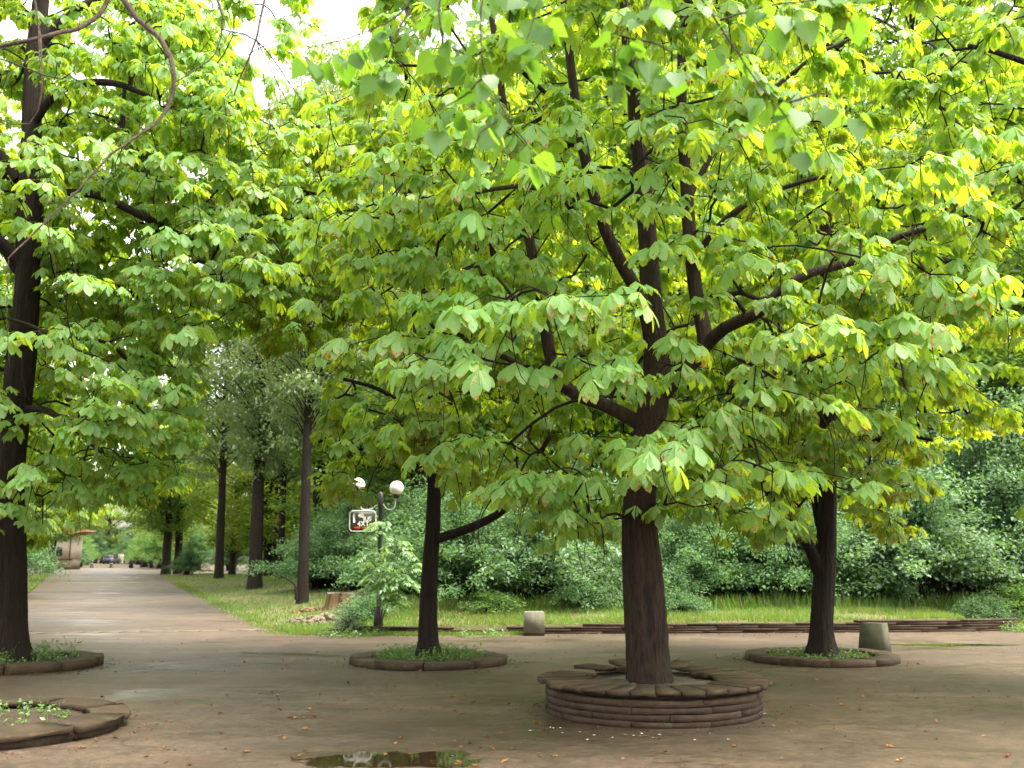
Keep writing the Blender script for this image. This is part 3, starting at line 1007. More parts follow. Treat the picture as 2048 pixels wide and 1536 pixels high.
def sprays(C, ax, per, r_):
    """each crown point becomes a flat drooping layer of several leaf clusters"""
    out = []
    for c in C:
        o = c[:2] - ax; a = math.atan2(o[1], o[0]); L_ = np.linalg.norm(o)
        k = r_.integers(per - 1, per + 2)
        u = np.stack([r_.normal(0, 0.28, k), r_.normal(0, 0.42, k)], -1)      # along / across the outward direction
        ca, sa = math.cos(a), math.sin(a)
        out.append(np.stack([c[0] + u[:, 0] * ca - u[:, 1] * sa, c[1] + u[:, 0] * sa + u[:, 1] * ca,
                             c[2] - 0.28 * u[:, 0] * min(1, L_ / 2) - 0.22 * u[:, 1] ** 2 + r_.normal(0, 0.022, k)], -1))
    return np.concatenate(out)


TOTAL = {}


def clear_of(*boxes):
    """crown gaps: rejects spray positions seen inside the given parts of the view (x0, y0, x1, y1)"""
    def f(P):
        sx, sy, w = project(P)
        ok = np.ones(len(P), bool)
        for x0, y0, x1, y1 in boxes: ok &= ~((sx > x0) & (sx < x1) & (sy > y0) & (sy < y1) & (w > 0))
        return ok
    return f


GAP_PATH = (390, 660, 680, 1300)
GAP_SIGN = (735, 905, 865, 1085)
GAP_GLOBE = (690, 985, 800, 1085)
GAP_SKY = (485, -200, 540, 215)
GAP_TRUNKS = ((850, 985, 1075, 1130), (1605, 930, 1700, 1300), (832, 940, 895, 1300), (1240, 1010, 1340, 1300))
GAP_LEFT = (100, 995, 700, 1300)


def thin_front(box, depth, share, seed):
    """fewer sprays in front of limbs that show through the crown"""
    q = np.random.default_rng(seed)

    def f(P):
        sx, sy, w = project(P)
        hit = (sx > box[0]) & (sx < box[2]) & (sy > box[1]) & (sy < box[3]) & (P[:, 1] < depth)
        return ~hit | (q.uniform(0, 1, len(P)) < share)
    return f


def chestnut(name, base, trunk_px, limbs_px, prof, n_clusters, label, seed, mat='chestnut', per=(5, 8), scale=0.84, single=300, axis=None, twig_sides=5, extra_targets=None, keep=None, gaps=0.4, power=0.42, fruits=0, cat='tree', pitch=(-34, 6), bark='bark', trunk_seed=0):
    """trunk_px / limbs_px: rows (px, py, Y, radius_m) turned into points in the world"""
    r_ = np.random.default_rng(seed)
    base = np.array([base[0], base[1], 0.0])
    root = empty(name, base, label, cat)
    sk = Skeleton()
    line = smooth_line(np.array([[*at(a, b, Y), r] for a, b, Y, r in trunk_px]), 0.07)
    line[0, 2] = min(line[0, 2], 0.02)
    rad = line[:, 3] * (1 + 0.45 * np.exp(-np.maximum(line[:, 2] - 0.1, 0) / 0.16))
    g = Geo(); tube_geo(g, line[:, :3], rad, 84, 0.07, seed + trunk_seed, ridge=0.022)
    g.build('trunk', M[bark], root, smooth=True, off=base)
    sk.add_line(line[line[:, 2] > 1.9][::3, :3])
    for lp in limbs_px:
        ln = smooth_line(np.array([[*at(a, b, Y), r] for a, b, Y, r in lp]), 0.12)
        wob = np.cumsum(r_.normal(0, 0.006, (len(ln), 3)), axis=0) * np.linspace(0, 1, len(ln))[:, None]
        ln[:, :3] += wob
        g = Geo(); tube_geo(g, ln[:, :3], ln[:, 3], 12, 0.05, seed + len(sk.P))
        g.build('branch', M[bark], root, smooth=True, off=base)
        sk.add_line(ln[2:][::2, :3])
    ax = base[:2] if axis is None else np.asarray(axis)
    tg = crown_targets(n_clusters // 4, prof, r_, ax, gaps, power)
    if extra_targets is not None: tg = np.vstack([tg, extra_targets])
    tg = sprays(tg, ax, 4, r_)
    if keep is not None: tg = tg[keep(tg)]
    order, ends = grow(sk, tg, r_)
    g = Geo(); twig_geo(sk, ends, g)
    tw = g.build('twigs', M['bark_dark'], root, off=base); tw['kind'] = 'stuff'
    # leaves
    P, phi, th, ro, sc = [], [], [], [], []
    for t in tg:
        k = r_.integers(per[0], per[1] + 1)
        o = t[:2] - ax
        oa = math.atan2(o[1], o[0])
        od = min(1.0, np.linalg.norm(o) / 1.5)
        a = oa + r_.uniform(-1, 1, k) * (math.pi - 1.25 * od)
        P.append(t + r_.normal(0, 1, (k, 3)) * np.array([0.05, 0.05, 0.025]) + np.stack([np.cos(a) * 0.03, np.sin(a) * 0.03, r_.normal(0.0, 0.02, k)], -1))
        phi.append(a); th.append(np.radians(r_.uniform(pitch[0], pitch[1], k))); ro.append(r_.normal(0, 0.13, k)); sc.append(scale * r_.uniform(0.55, 1.15, k))
    P = np.concatenate(P); R = frames(np.concatenate(phi), np.concatenate(th), np.concatenate(ro)); sc = np.concatenate(sc)
    sx, sy, w = project(P)
    inside = (sx > -30) & (sx < 2078) & (sy > -30) & (sy < 1560) & (w > 0)
    idx = np.where(inside)[0]
    idx = idx[np.argsort(w[idx] / sc[idx])][:single]
    one = np.zeros(len(P), bool); one[idx] = True
    for i in idx:
        me = leaf_meshes[mat][r_.integers(0, 12)]
        o = bpy.data.objects.new('leaf', me); COL.objects.link(o); o.parent = root
        Mx = Matrix([[R[i, a, b] * sc[i] for b in range(3)] + [P[i, a] - base[a]] for a in range(3)] + [[0, 0, 0, 1]])
        o.matrix_basis = Mx
    g = Geo()
    rest = np.where(~one)[0]
    for v in range(len(LEAF_LOW)):
        ii = rest[v::len(LEAF_LOW)]
        tV, tF, tU = LEAF_LOW[v]
        V, Fc, U, rn = scatter(tV, tF, tU, R[ii], P[ii], sc[ii], r_.uniform(0, 1, len(ii)))
        g.add(V, T=Fc, U=U, R=rn)
    fo = g.build('foliage', M[mat], root, off=base, smooth=False); fo['kind'] = 'stuff'
    # a few spiky green fruits under the nearest sprays
    for i in idx[:: max(1, len(idx) // max(1, fruits))][:fruits]:
        g = Geo(); c = P[i] + np.array([0.02, 0.0, -0.07])
        u = np.linspace(0, math.pi, 7); w_ = np.arange(9) * 2 * math.pi / 9
        V = [c + 0.021 * (1 + 0.1 * ((a + b) % 2)) * np.array([math.sin(uu) * math.cos(ww), math.sin(uu) * math.sin(ww), math.cos(uu)]) for a, uu in enumerate(u) for b, ww in enumerate(w_)]
        Q = [(a * 9 + b, a * 9 + (b + 1) % 9, (a + 1) * 9 + (b + 1) % 9, (a + 1) * 9 + b) for a in range(6) for b in range(9)]
        g.add(V, Q=Q)
        A_, B_ = (P[i] + np.array([0, 0, 0.0]))[None], (c + np.array([0, 0, 0.018]))[None]
        V2, Q2 = frustums(A_, B_, np.array([0.003]), np.array([0.003]), 4); g.add(V2, Q=Q2)
        g.build('chestnut_husk', M['fruit'], root, off=base)
    TOTAL[label[:30]] = len(P)
    return root


# the main tree on the round bench
YA = PA[1] + 0.05
A_TR = [(1303, 1392, YA, .235), (1296, 1330, YA, .228), (1290, 1230, YA, .222), (1283, 1120, YA, .205), (1278, 1020, YA, .18), (1290, 900, YA, .165), (1308, 800, YA, .165), (1314, 720, YA + .05, .15), (1306, 640, YA + .1, .125),
        (1300, 560, YA + .15, .115), (1292, 430, YA + .2, .105), (1275, 260, YA + .3, .09), (1258, 100, YA + .3, .078), (1245, -80, YA + .3, .06), (1230, -320, YA + .3, .035)]
A_LB = [
    [(1312, 760, YA, 0.089), (1290, 620, YA - .25, 0.077), (1240, 520, YA - .35, 0.074), (1205, 440, YA - .4, 0.065), (1172, 310, YA - .5, 0.059), (1150, 160, YA - .5, 0.050), (1134, 0, YA - .5, 0.043), (1120, -180, YA - .5, 0.026)],
    [(1312, 800, YA, 0.104), (1370, 735, YA - .2, 0.092), (1410, 690, YA - .3, 0.089), (1395, 600, YA - .2, 0.081), (1385, 520, YA - .2, 0.080), (1376, 400, YA - .2, 0.074), (1366, 250, YA - .2, 0.062), (1362, 100, YA - .2, 0.052), (1380, -80, YA - .2, 0.033)],
    [(1412, 690, YA - .3, 0.074), (1450, 655, YA - .5, 0.068), (1520, 622, YA - .7, 0.062), (1560, 580, YA - .8, 0.055), (1620, 545, YA - .8, 0.048), (1710, 520, YA - .7, 0.040), (1790, 470, YA - .7, 0.033), (1900, 440, YA - .8, 0.022)],
    [(1285, 850, YA, 0.089), (1220, 815, YA + .3, 0.081), (1140, 780, YA + .6, 0.077), (1105, 720, YA + .8, 0.074), (1085, 600, YA + .9, 0.068), (1060, 470, YA + 1., 0.062), (1038, 350, YA + 1., 0.055), (1012, 200, YA + 1., 0.048), (985, 0, YA + 1., 0.037), (960, -160, YA + 1., 0.022)],
    [(1140, 780, YA + .5, 0.044), (1060, 740, YA + .2, 0.037), (960, 700, YA - .2, 0.030), (850, 690, YA - .4, 0.019)],
    [(1385, 520, YA - .2, 0.037), (1450, 440, YA - .5, 0.033), (1540, 385, YA - .7, 0.028), (1680, 350, YA - .9, 0.022), (1760, 400, YA - 1., 0.016)],
    [(1375, 400, YA - .2, 0.037), (1430, 300, YA, 0.033), (1500, 220, YA + .2, 0.030), (1620, 120, YA + .4, 0.022), (1740, 60, YA + .5, 0.016)],
    [(1205, 440, YA - .4, 0.037), (1140, 400, YA - .8, 0.031), (1040, 370, YA - 1.2, 0.026), (900, 390, YA - 1.5, 0.018)],
    [(1085, 600, YA + .9, 0.037), (1000, 540, YA + .8, 0.033), (920, 470, YA + .6, 0.030), (840, 420, YA + .4, 0.024), (760, 440, YA + .3, 0.016)],
]
A_PROF = [(1.95, 1.2), (2.25, 2.5), (2.9, 3.1), (4.0, 3.5), (5.5, 3.7), (7.0, 3.5), (8.5, 2.9), (10.0, 1.6), (10.6, 0.5)]
chestnut('chestnut_tree', PA, A_TR, A_LB, A_PROF, 1560, 'large many limbed chestnut tree growing out of the round stone bench', 51, fruits=9, keep=lambda p: clear_of(GAP_SIGN, GAP_GLOBE, *GAP_TRUNKS)(p) & thin_front((1120, 40, 1430, 520), YA - 0.2, 0.75, 5)(p))

YB = PB[1]
B_TR = [(858, 1325, YB, .150), (856, 1250, YB, .138), (859, 1150, YB, .125), (865, 1060, YB, .118), (868, 960, YB, .10), (866, 850, YB, .095), (855, 720, YB, .085), (838, 560, YB, .075), (822, 420, YB, .06), (815, 250, YB, .045), (812, 80, YB, .03)]
B_LB = [[(868, 1080, YB, .075), (915, 1065, YB - .3, .07), (975, 1042, YB - .6, .062), (1020, 1010, YB - .8, .055), (1055, 955, YB - .9, .048), (1100, 880, YB - .9, .036)],
        [(866, 880, YB, .05), (820, 820, YB - .3, .042), (760, 780, YB - .6, .034), (690, 760, YB - .9, .024)],
        [(850, 700, YB, .05), (800, 640, YB + .2, .04), (740, 600, YB + .4, .032), (660, 560, YB + .5, .024)],
        [(840, 600, YB, .045), (760, 480, YB - .2, .038), (680, 400, YB - .4, .03), (600, 380, YB - .6, .02)],
        [(855, 750, YB, .05), (920, 660, YB + .3, .04), (1000, 580, YB + .6, .03)]]
q_ = np.random.default_rng(77)
B_EX = np.array([at(q_.uniform(470, 720), q_.uniform(230, 600), q_.uniform(14.6, 17.4)) for _ in range(34)])
B_PROF = [(2.1, 0.9), (2.5, 1.7), (3.4, 2.3), (4.6, 2.7), (6.2, 2.9), (7.8, 2.4), (9.3, 1.2), (9.9, .4)]
chestnut('chestnut_tree', PB, B_TR, B_LB, B_PROF, 1000, 'slim chestnut tree with yellow green leaves standing in the weedy ring kerb', 52, mat='chestnut_far', single=240, bark='bark_dark', extra_targets=B_EX, keep=clear_of((300, 690, 650, 1300), GAP_SIGN, GAP_GLOBE, (660, 1070, 830, 1300), (485, -100, 540, 215), *GAP_TRUNKS))

YC = PC_[1]
C_TR = [(1644, 1322, YC, .205), (1642, 1250, YC, .175), (1648, 1150, YC, .165), (1653, 1050, YC, .15), (1656, 900, YC, .135), (1656, 700, YC, .115), (1652, 500, YC, .09), (1655, 300, YC, .065), (1660, 100, YC, .04)]
C_LB = [[(1640, 1150, YC, .105), (1622, 1100, YC - .1, .095), (1595, 1060, YC - .2, .09), (1560, 1020, YC - .3, .08), (1535, 975, YC - .4, .07), (1500, 900, YC - .5, .05), (1450, 830, YC - .5, .03)],
        [(1652, 1090, YC, .06), (1635, 1040, YC + .1, .055), (1625, 960, YC + .2, .05), (1610, 850, YC + .3, .035)],
        [(1656, 950, YC, .06), (1720, 900, YC - .4, .05), (1790, 870, YC - .8, .04), (1870, 880, YC - 1., .026)],
        [(1656, 760, YC, .06), (1730, 690, YC + .2, .05), (1830, 640, YC + .3, .04), (1930, 640, YC + .3, .026)],
        [(1656, 640, YC, .05), (1590, 560, YC, .04), (1510, 500, YC, .03)]]
C_PROF = [(2.0, 0.8), (2.3, 1.8), (3.2, 2.5), (4.6, 2.9), (6.2, 3.0), (8.0, 2.6), (9.6, 1.3), (10.2, .4)]
chestnut('chestnut_tree', PC_, C_TR, C_LB, C_PROF, 1060, 'dark forked chestnut tree in the flat ring kerb next to the grey block', 53, mat='chestnut_far', single=240, bark='bark_dark', keep=clear_of(*GAP_TRUNKS))

YD = PD[1]
D_TR = [(27, 1335, YD, .235), (25, 1250, YD, .22), (24, 1100, YD, .20), (22, 950, YD, .19), (34, 800, YD, .20), (44, 700, YD, .21), (55, 560, YD, .19), (60, 420, YD, .185), (62, 300, YD, .155), (66, 180, YD, .145), (76, 60, YD, .14), (88, -60, YD, .11), (100, -260, YD, .07), (110, -460, YD, .04)]
D_LB = [[(72, 395, YD, .085), (140, 388, YD - .3, .075), (200, 392, YD - .5, .068), (290, 435, YD - .7, .058), (370, 475, YD - .9, .045), (460, 490, YD - 1., .03)],
        [(64, 250, YD, .085), (95, 205, YD - .2, .075), (140, 172, YD - .4, .066), (220, 165, YD - .6, .054), (300, 195, YD - .8, .036)],
        [(38, 360, YD, .10), (10, 320, YD, .09), (-40, 280, YD, .07), (-120, 240, YD, .04)],
        [(40, 540, YD, .12), (5, 490, YD - .2, .10), (-50, 450, YD - .4, .07)],
        [(60, 560, YD, .07), (110, 540, YD + .5, .06), (190, 555, YD + 1., .05), (300, 600, YD + 1.3, .03)],
        [(30, 820, YD, .06), (90, 820, YD - .9, .05), (150, 860, YD - 1.8, .04), (200, 900, YD - 2.4, .03)],
        [(70, 100, YD, .08), (150, 20, YD, .07), (260, -20, YD + .2, .05), (420, -10, YD + .3, .03)],
        [(220, 310, YD - .3, .04), (245, 260, YD - .3, .045), (240, 350, YD - .3, .04)][::-1][:2] + [(250, 180, YD - .3, .03)]]
D_EX = np.array([at(q_.uniform(330, 600), q_.uniform(-20, 580), q_.uniform(12.6, 16.5)) for _ in range(64)] + [at(q_.uniform(50, 380), q_.uniform(20, 680), q_.uniform(15.6, 19.0)) for _ in range(110)])
D_PROF = [(1.9, 1.5), (2.3, 3.0), (3.2, 3.9), (4.6, 4.4), (6.5, 4.5), (8.5, 4.0), (10.5, 2.6), (11.5, .8)]
chestnut('chestnut_tree', PD, D_TR, D_LB, D_PROF, 2200, 'tall thick trunked chestnut tree at the left edge reaching over the path', 54, single=300, extra_targets=D_EX, keep=lambda p: (p[:, 0] > -10.5) & thin_front((-20, 60, 95, 760), PD[1], 0.25, 7)(p) & clear_of(GAP_PATH, GAP_SKY, GAP_LEFT)(p), bark='bark_dark')

YF = 12.6
PF = np.array([8.1, YF, 0])
F_TR = [(1024 + 8.1 * 2100 / YF, 1107 + 1.65 * 2100 / YF + 4, YF, .22), (2374, 1150, YF, .18), (2370, 800, YF, .15), (2360, 500, YF, .12), (2350, 200, YF, .08), (2350, -100, YF, .04)]
F_LB = [[(2366, 620, YF, .08), (2240, 480, YF - .2, .07), (2120, 400, YF - .3, .06), (2000, 340, YF - .4, .05), (1900, 240, YF - .4, .036), (1860, 200, YF - .4, .024)],
        [(2366, 760, YF, .08), (2200, 640, YF - .2, .065), (2060, 590, YF - .4, .055), (1960, 540, YF - .6, .045), (1850, 510, YF - .8, .03)],
        [(2370, 900, YF, .05), (2200, 860, YF - .6, .04), (2080, 900, YF - 1., .028)],
        [(2355, 300, YF, .07), (2200, 200, YF, .055), (2060, 130, YF, .04), (1940, 90, YF, .026)]]
F_PROF = [(2.3, 1.2), (2.7, 2.6), (3.8, 3.2), (5.2, 3.7), (7.0, 3.7), (8.6, 3.0), (10.2, 1.6), (10.8, .5)]
chestnut('chestnut_tree', PF, F_TR, F_LB, F_PROF, 1000, 'chestnut tree beyond the right edge with dark branches hanging into view', 55, single=260, keep=lambda p: (p[:, 0] < 9.5) & clear_of((1500, 760, 2080, 1300))(p), bark='bark_dark')

YG = 23.0
PG = np.array([-12.6, YG, 0])
gx = 1024 - 12.6 * 2100 / YG
G_TR = [(gx, 1262, YG, .22), (gx, 1100, YG, .18), (gx + 5, 800, YG, .15), (gx + 10, 500, YG, .12), (gx + 10, 250, YG, .08), (gx + 10, 60, YG, .04)]
G_LB = [[(gx, 900, YG, .09), (gx + 120, 820, YG - .3, .07), (gx + 240, 800, YG - .6, .05), (gx + 350, 830, YG - .8, .03)],
        [(gx, 750, YG, .09), (gx + 120, 650, YG, .07), (gx + 260, 600, YG, .05), (gx + 380, 600, YG, .03)],
        [(gx + 5, 600, YG, .08), (gx + 120, 480, YG - .4, .06), (gx + 240, 420, YG - .6, .03)]]
G_PROF = [(1.7, 1.6), (2.2, 3.4), (3.6, 4.4), (5.5, 4.8), (8, 4.5), (10.5, 3.4), (12.5, 1.8), (13.2, .5)]
chestnut('chestnut_tree', PG, G_TR, G_LB, G_PROF, 1200, 'chestnut tree left of the path behind the thick left trunk', 56, single=200, keep=lambda p: (p[:, 0] > -14.5) & clear_of((340, 560, 660, 1300), GAP_SKY, (100, 1040, 700, 1300))(p), bark='bark_dark')

# ------------------------------------------------------------------ poplar overhead: twigs with heart shaped leaves, and a bare arching branch
r_ = np.random.default_rng(61)
PP = np.array([-3.6, -1.6, 0.0])
pop = empty('poplar_tree', PP, 'poplar tree overhead with heart shaped leaves hanging into the top of the view', 'tree')
g = Geo(); ln = smooth_line([[*PP, .34], [-3.55, -1.55, 1.5, .27], [-3.45, -1.5, 4, .24], [-3.3, -1.4, 7, .18], [-3.2, -1.3, 11, .08]], 0.25)
tube_geo(g, ln[:, :3], ln[:, 3], 18, 0.05, 3); g.build('trunk', M['bark'], pop, off=PP, smooth=True)
# three limbs passing above the frame
LIMB = [[[-3.4, -1.5, 4.6, .12], [-2.2, 0.4, 5.0, .10], [-1.0, 2.0, 5.0, .08], [0.3, 3.2, 4.7, .06], [1.5, 3.8, 4.3, .035]],
        [[-3.4, -1.5, 5.2, .10], [-3.6, 1.5, 5.8, .085], [-3.3, 4.0, 5.9, .06], [-2.4, 5.6, 5.6, .04]],
        [[-0.9, 2.1, 5.0, .05], [-0.7, 2.9, 4.6, .04], [-0.55, 3.3, 4.2, .03]]]
for L_ in LIMB:
    g = Geo(); ln = smooth_line(L_, 0.15); tube_geo(g, ln[:, :3], ln[:, 3], 10, 0.04, 5); g.build('branch', M['bark_dark'], pop, off=PP, smooth=True)

TW = [  # leafy twigs: rows (px, py, Y)
    [(1010, -110, 3.4), (965, 0, 3.35), (968, 130, 3.3), (1010, 230, 3.3), (1060, 300, 3.3)],
    [(900, -120, 3.5), (880, 10, 3.45), (905, 90, 3.4), (960, 110, 3.4)],
    [(870, -90, 3.5), (800, 30, 3.45), (700, 80, 3.4), (620, 100, 3.4)],
    [(1340, -100, 3.5), (1300, 10, 3.4), (1240, 70, 3.4), (1230, 140, 3.4)],
    [(1360, -60, 3.45), (1440, 40, 3.4), (1510, 140, 3.35), (1570, 210, 3.3), (1610, 270, 3.3)],
    [(1440, 40, 3.4), (1540, 10, 3.4), (1620, 0, 3.4), (1700, -10, 3.4)],
    [(970, 150, 3.3), (930, 190, 3.3), (880, 220, 3.3)],
    [(1010, 230, 3.3), (960, 270, 3.25), (950, 300, 3.25)],
    [(1240, 70, 3.4), (1320, 90, 3.4), (1370, 130, 3.4)],
    [(1570, 210, 3.3), (1640, 190, 3.3), (1700, 200, 3.3)],
    [(820, 20, 3.45), (780, 90, 3.4), (770, 130, 3.4)],
    [(1060, -80, 3.5), (1075, 10, 3.45), (1060, 80, 3.4)],
]
tg_ = Geo()
lp, lf = [], []
for T_ in TW:
    P = smooth_line(np.array([at(*q) for q in T_]), 0.03)
    P = P + np.cumsum(r_.normal(0, 0.0015, P.shape), 0)
    rad = np.linspace(0.0045, 0.0018, len(P))
    tube_geo(tg_, P, rad, 6, 0, 1)
    sx, sy, w = project(P)
    for i in range(2, len(P)):
        if sy[i] < -70: continue
        f = i / len(P)
        k = int(r_.uniform() < 0.30 + 0.40 * f) + int(r_.uniform() < 0.25 + 0.3 * f)
        if i == len(P) - 1: k = 4
        for _ in range(k): lp.append(P[i])
# upper ends joined to the limbs by plain stems
for T_ in TW:
    p0 = at(*T_[0]); tops = np.array([q[:3] for L_ in LIMB for q in smooth_line(L_, 0.15)])
    if T_[0][1] < -20:
        e = tops[np.argmin(np.linalg.norm(tops - p0, axis=1))]
        P = smooth_line([e, (e + p0) / 2 + np.array([0.0, 0.0, 0.12]), p0], 0.08)
        tube_geo(tg_, P, np.linspace(0.012, 0.0045, len(P)), 6, 0, 2)
tg_.build('hanging_twigs', M['bark_grey'], pop, off=PP)['kind'] = 'stuff'


def poplar_leaf(seed):
    q = np.random.default_rng(seed)
    h = q.uniform(0.068, 0.085); w = h * q.uniform(0.44, 0.52)
    pt = q.uniform(0.05, 0.07)
    c = q.normal(0, 0.25)
    rows = [(0.0, [0]), (0.07, [-0.66, 0, 0.66]), (0.26, [-1.0, 0, 1.0]), (0.48, [-0.84, 0, 0.84]), (0.74, [-0.42, 0, 0.42]), (1.0, [0])]
    V, U = [], []
    for t, us in rows:
        for u in us:
            x = pt + h * (t - (0.09 if (t == 0.07 and u) else 0)); V.append((x, u * w, 0.12 * w * u * u + c * h * t * t * 0.4)); U.append((0.5 + u * 0.5, t))
    T = [(0, 2, 1), (0, 3, 2)]
    for a in (1, 4, 7): T += [(a, a + 1, a + 4), (a, a + 4, a + 3), (a + 1, a + 2, a + 5), (a + 1, a + 5, a + 4)]
    T += [(10, 11, 13), (11, 12, 13)]
    b = len(V); V += [(0, -0.0014, 0), (0, 0.0014, 0), (pt, 0.0012, 0), (pt, -0.0012, 0)]; U += [(0.5, 0.5)] * 4; T += [(b, b + 1, b + 2), (b, b + 2, b + 3)]
    return mesh('leaf', np.array(V), [np.array(T)], M['poplar'], np.array(U), np.full(len(V), q.uniform()), smooth=True)


pm = [poplar_leaf(300 + i) for i in range(8)]
for p in lp[:300]:
    o = bpy.data.objects.new('leaf', pm[r_.integers(0, 8)]); COL.objects.link(o); o.parent = pop
    th = math.radians(r_.uniform(-85, -25)); ph = r_.uniform(0, 6.283)
    R = frames(np.array([ph]), np.array([th]), np.array([r_.normal(0, 0.9)]))[0]
    s_ = r_.uniform(0.85, 1.2)
    o.matrix_basis = Matrix([[R[a, b] * s_ for b in range(3)] + [p[a] - PP[a]] for a in range(3)] + [[0, 0, 0, 1]])
TOTAL['poplar leaves'] = len(lp)
# bare branches in the upper left, hanging from the poplar's second limb
BARE = [
    [(290, -160, 5.4, .022), (236, -40, 5.3, .020), (262, 25, 5.2, .019), (318, 80, 5.1, .018), (346, 155, 5.0, .016), (334, 215, 5.0, .013), (290, 262, 4.9, .010), (215, 312, 4.8, .008), (150, 385, 4.7, .0065), (70, 462, 4.6, .005), (10, 520, 4.5, .004)],
    [(236, -40, 5.3, .016), (190, 40, 5.2, .015), (90, 74, 5.0, .0135), (-20, 100, 4.9, .012), (-120, 140, 4.8, .01)],
    [(290, -120, 5.4, .012), (420, -30, 5.3, .010), (450, 40, 5.2, .007), (445, 65, 5.2, .006), (520, 90, 5.2, .005), (600, 200, 5.2, .0035), (615, 220, 5.2, .003)],
    [(560, -180, 5.5, .010), (530, -10, 5.4, .009), (512, 75, 5.3, .0075), (490, 130, 5.3, .006), (468, 190, 5.3, .004)],
    [(446, 50, 5.2, .005), (432, 105, 5.2, .004), (380, 145, 5.1, .004), (345, 165, 5.0, .004)],
    [(514, 80, 5.3, .004), (525, 150, 5.3, .003), (540, 230, 5.3, .0025), (530, 300, 5.3, .002)],
    [(514, 80, 5.3, .004), (560, 180, 5.3, .003), (590, 240, 5.3, .002)],
    [(60, -60, 5.0, .008), (85, 90, 4.9, .006), (85, 190, 4.8, .005), (60, 250, 4.8, .004), (-10, 240, 4.7, .003)],
    [(-20, 110, 4.9, .006), (120, 160, 4.8, .004), (150, 120, 4.8, .003)],
]
for B_ in BARE:
    ln = smooth_line(np.array([[*at(a, b, Y), r * 0.8] for a, b, Y, r in B_]), 0.06)
    ln[:, :3] += np.cumsum(r_.normal(0, 0.003, (len(ln), 3)), 0) * np.minimum(np.linspace(0, 4, len(ln)), 1)[:, None]
    g = Geo(); tube_geo(g, ln[:, :3], ln[:, 3], 8, 0.10, 7)
    # short thin side twigs hanging from it
    for _ in range(int(len(ln) * 0.28)):
        i = r_.integers(2, len(ln)); p = ln[i, :3]; d = r_.normal(0, 0.35, 3); d[2] -= r_.uniform(0.2, 0.9); L_ = r_.uniform(0.08, 0.42)
        q = smooth_line([p, p + d * L_ * 0.5 + r_.normal(0, 0.02, 3), p + d * L_ + np.array([0, 0, 0.02])], 0.05)
        tube_geo(g, q, np.linspace(min(0.003, ln[i, 3] * 0.6), 0.0012, len(q)), 5, 0, 8)
    g.build('bare_branch', M['bark_grey'], pop, off=PP, smooth=True)['label'] = 'bare brown leafless branch'
g = Geo()
lm = smooth_line(LIMB[1], 0.15)[:, :3]
for B_ in (BARE[0], BARE[3], BARE[7]):
    p0 = at(*B_[0][:3]); e = lm[np.argmin(np.linalg.norm(lm - p0, axis=1))]
    q = smooth_line([e, (e + p0) / 2 + np.array([0, 0, 0.15]), p0], 0.1); tube_geo(g, q, np.linspace(0.03, B_[0][3], len(q)), 8, 0.05, 3)
g.build('branch', M['bark_grey'], pop, off=PP, smooth=True)

# ------------------------------------------------------------------ trees of the wood
CARD = (np.array([(0, 0, 0), (0.42, -0.30, 0.06), (1, 0, -0.05), (0.42, 0.30, 0.06)]), np.array([(0, 1, 2), (0, 2, 3)]), np.zeros((4, 2)) + 0.3)


def leaf_cards(g, P, size, r_, down=0.25):
    n = len(P)
    V, Fc, U, rn = scatter(*CARD, frames(r_.uniform(0, 6.283, n), r_.normal(-down, 0.45, n), r_.normal(0, 0.55, n)), P, size * r_.uniform(0.65, 1.25, n), r_.uniform(0, 1, n))
    g.add(V, T=Fc, U=U, R=rn)


def wood_tree(seed, h, r0, prof, nclump, nleaf, size, bend=0.3, fork=False, flat=0.42, csize=0.95):
    """meshes (trunk, crown) of one kind of far tree"""
    r_ = np.random.default_rng(seed)
    g = Geo()
    b = r_.normal(0, bend, 2)
    ln = smooth_line([[0, 0, -0.3, r0 * 1.5], [0, 0, 0.4, r0 * 1.12], [b[0] * .2, b[1] * .2, h * .25, r0 * .9], [b[0] * .6, b[1] * .6, h * .55, r0 * .66], [b[0], b[1], h * .92, r0 * .12]], 0.4)
    tube_geo(g, ln[:, :3], ln[:, 3], 12, 0.06, seed)
    if fork:
        i = len(ln) // 3
        p = ln[i, :3]
        l2 = smooth_line([[*p, r0 * .6], [*(p + np.array([.35, .1, h * .12])), r0 * .55], [*(p + np.array([.9, .1, h * .3])), r0 * .4], [*(p + np.array([1.3, .2, h * .5])), r0 * .1]], 0.4)
        tube_geo(g, l2[:, :3], l2[:, 3], 10, 0.06, seed + 1)
    C = crown_targets(nclump, prof, r_, (b[0] * .5, b[1] * .5), 0.45, 0.45)
    A_, B_, ra, rb = [], [], [], []
    zl = ln[:, 2]
    for c in C:
        q = np.array([np.interp(max(c[2] - 0.55 * np.hypot(c[0], c[1]) - 0.2, prof[0][0] * 0.8), zl, ln[:, k]) for k in range(3)])
        m = (q + c) / 2 + np.array([0, 0, 0.25]); A_ += [q, m]; B_ += [m, c]; ra += [.035, .022]; rb += [.022, .008]
    V, Q = frustums(np.array(A_), np.array(B_), np.array(ra), np.array(rb), 4); g.add(V, Q=Q, R=0.4)
    gc = Geo()
    k = nleaf // nclump
    off = r_.normal(0, 1, (nclump, k, 3)) * np.array([csize * .55, csize * .55, csize * flat * .55]) * r_.uniform(0.6, 1.35, (nclump, 1, 1))
    P = (C[:, None] + off).reshape(-1, 3)
    leaf_cards(gc, P, size, r_)
    return g, gc


def pack(g, name, mat, smooth=False):
    fs = ([np.concatenate(g.T)] if g.T else []) + ([np.concatenate(g.Q)] if g.Q else [])
    return mesh(name, np.concatenate(g.V), fs, mat, np.concatenate(g.U), np.concatenate(g.R), smooth)


KIND = {}


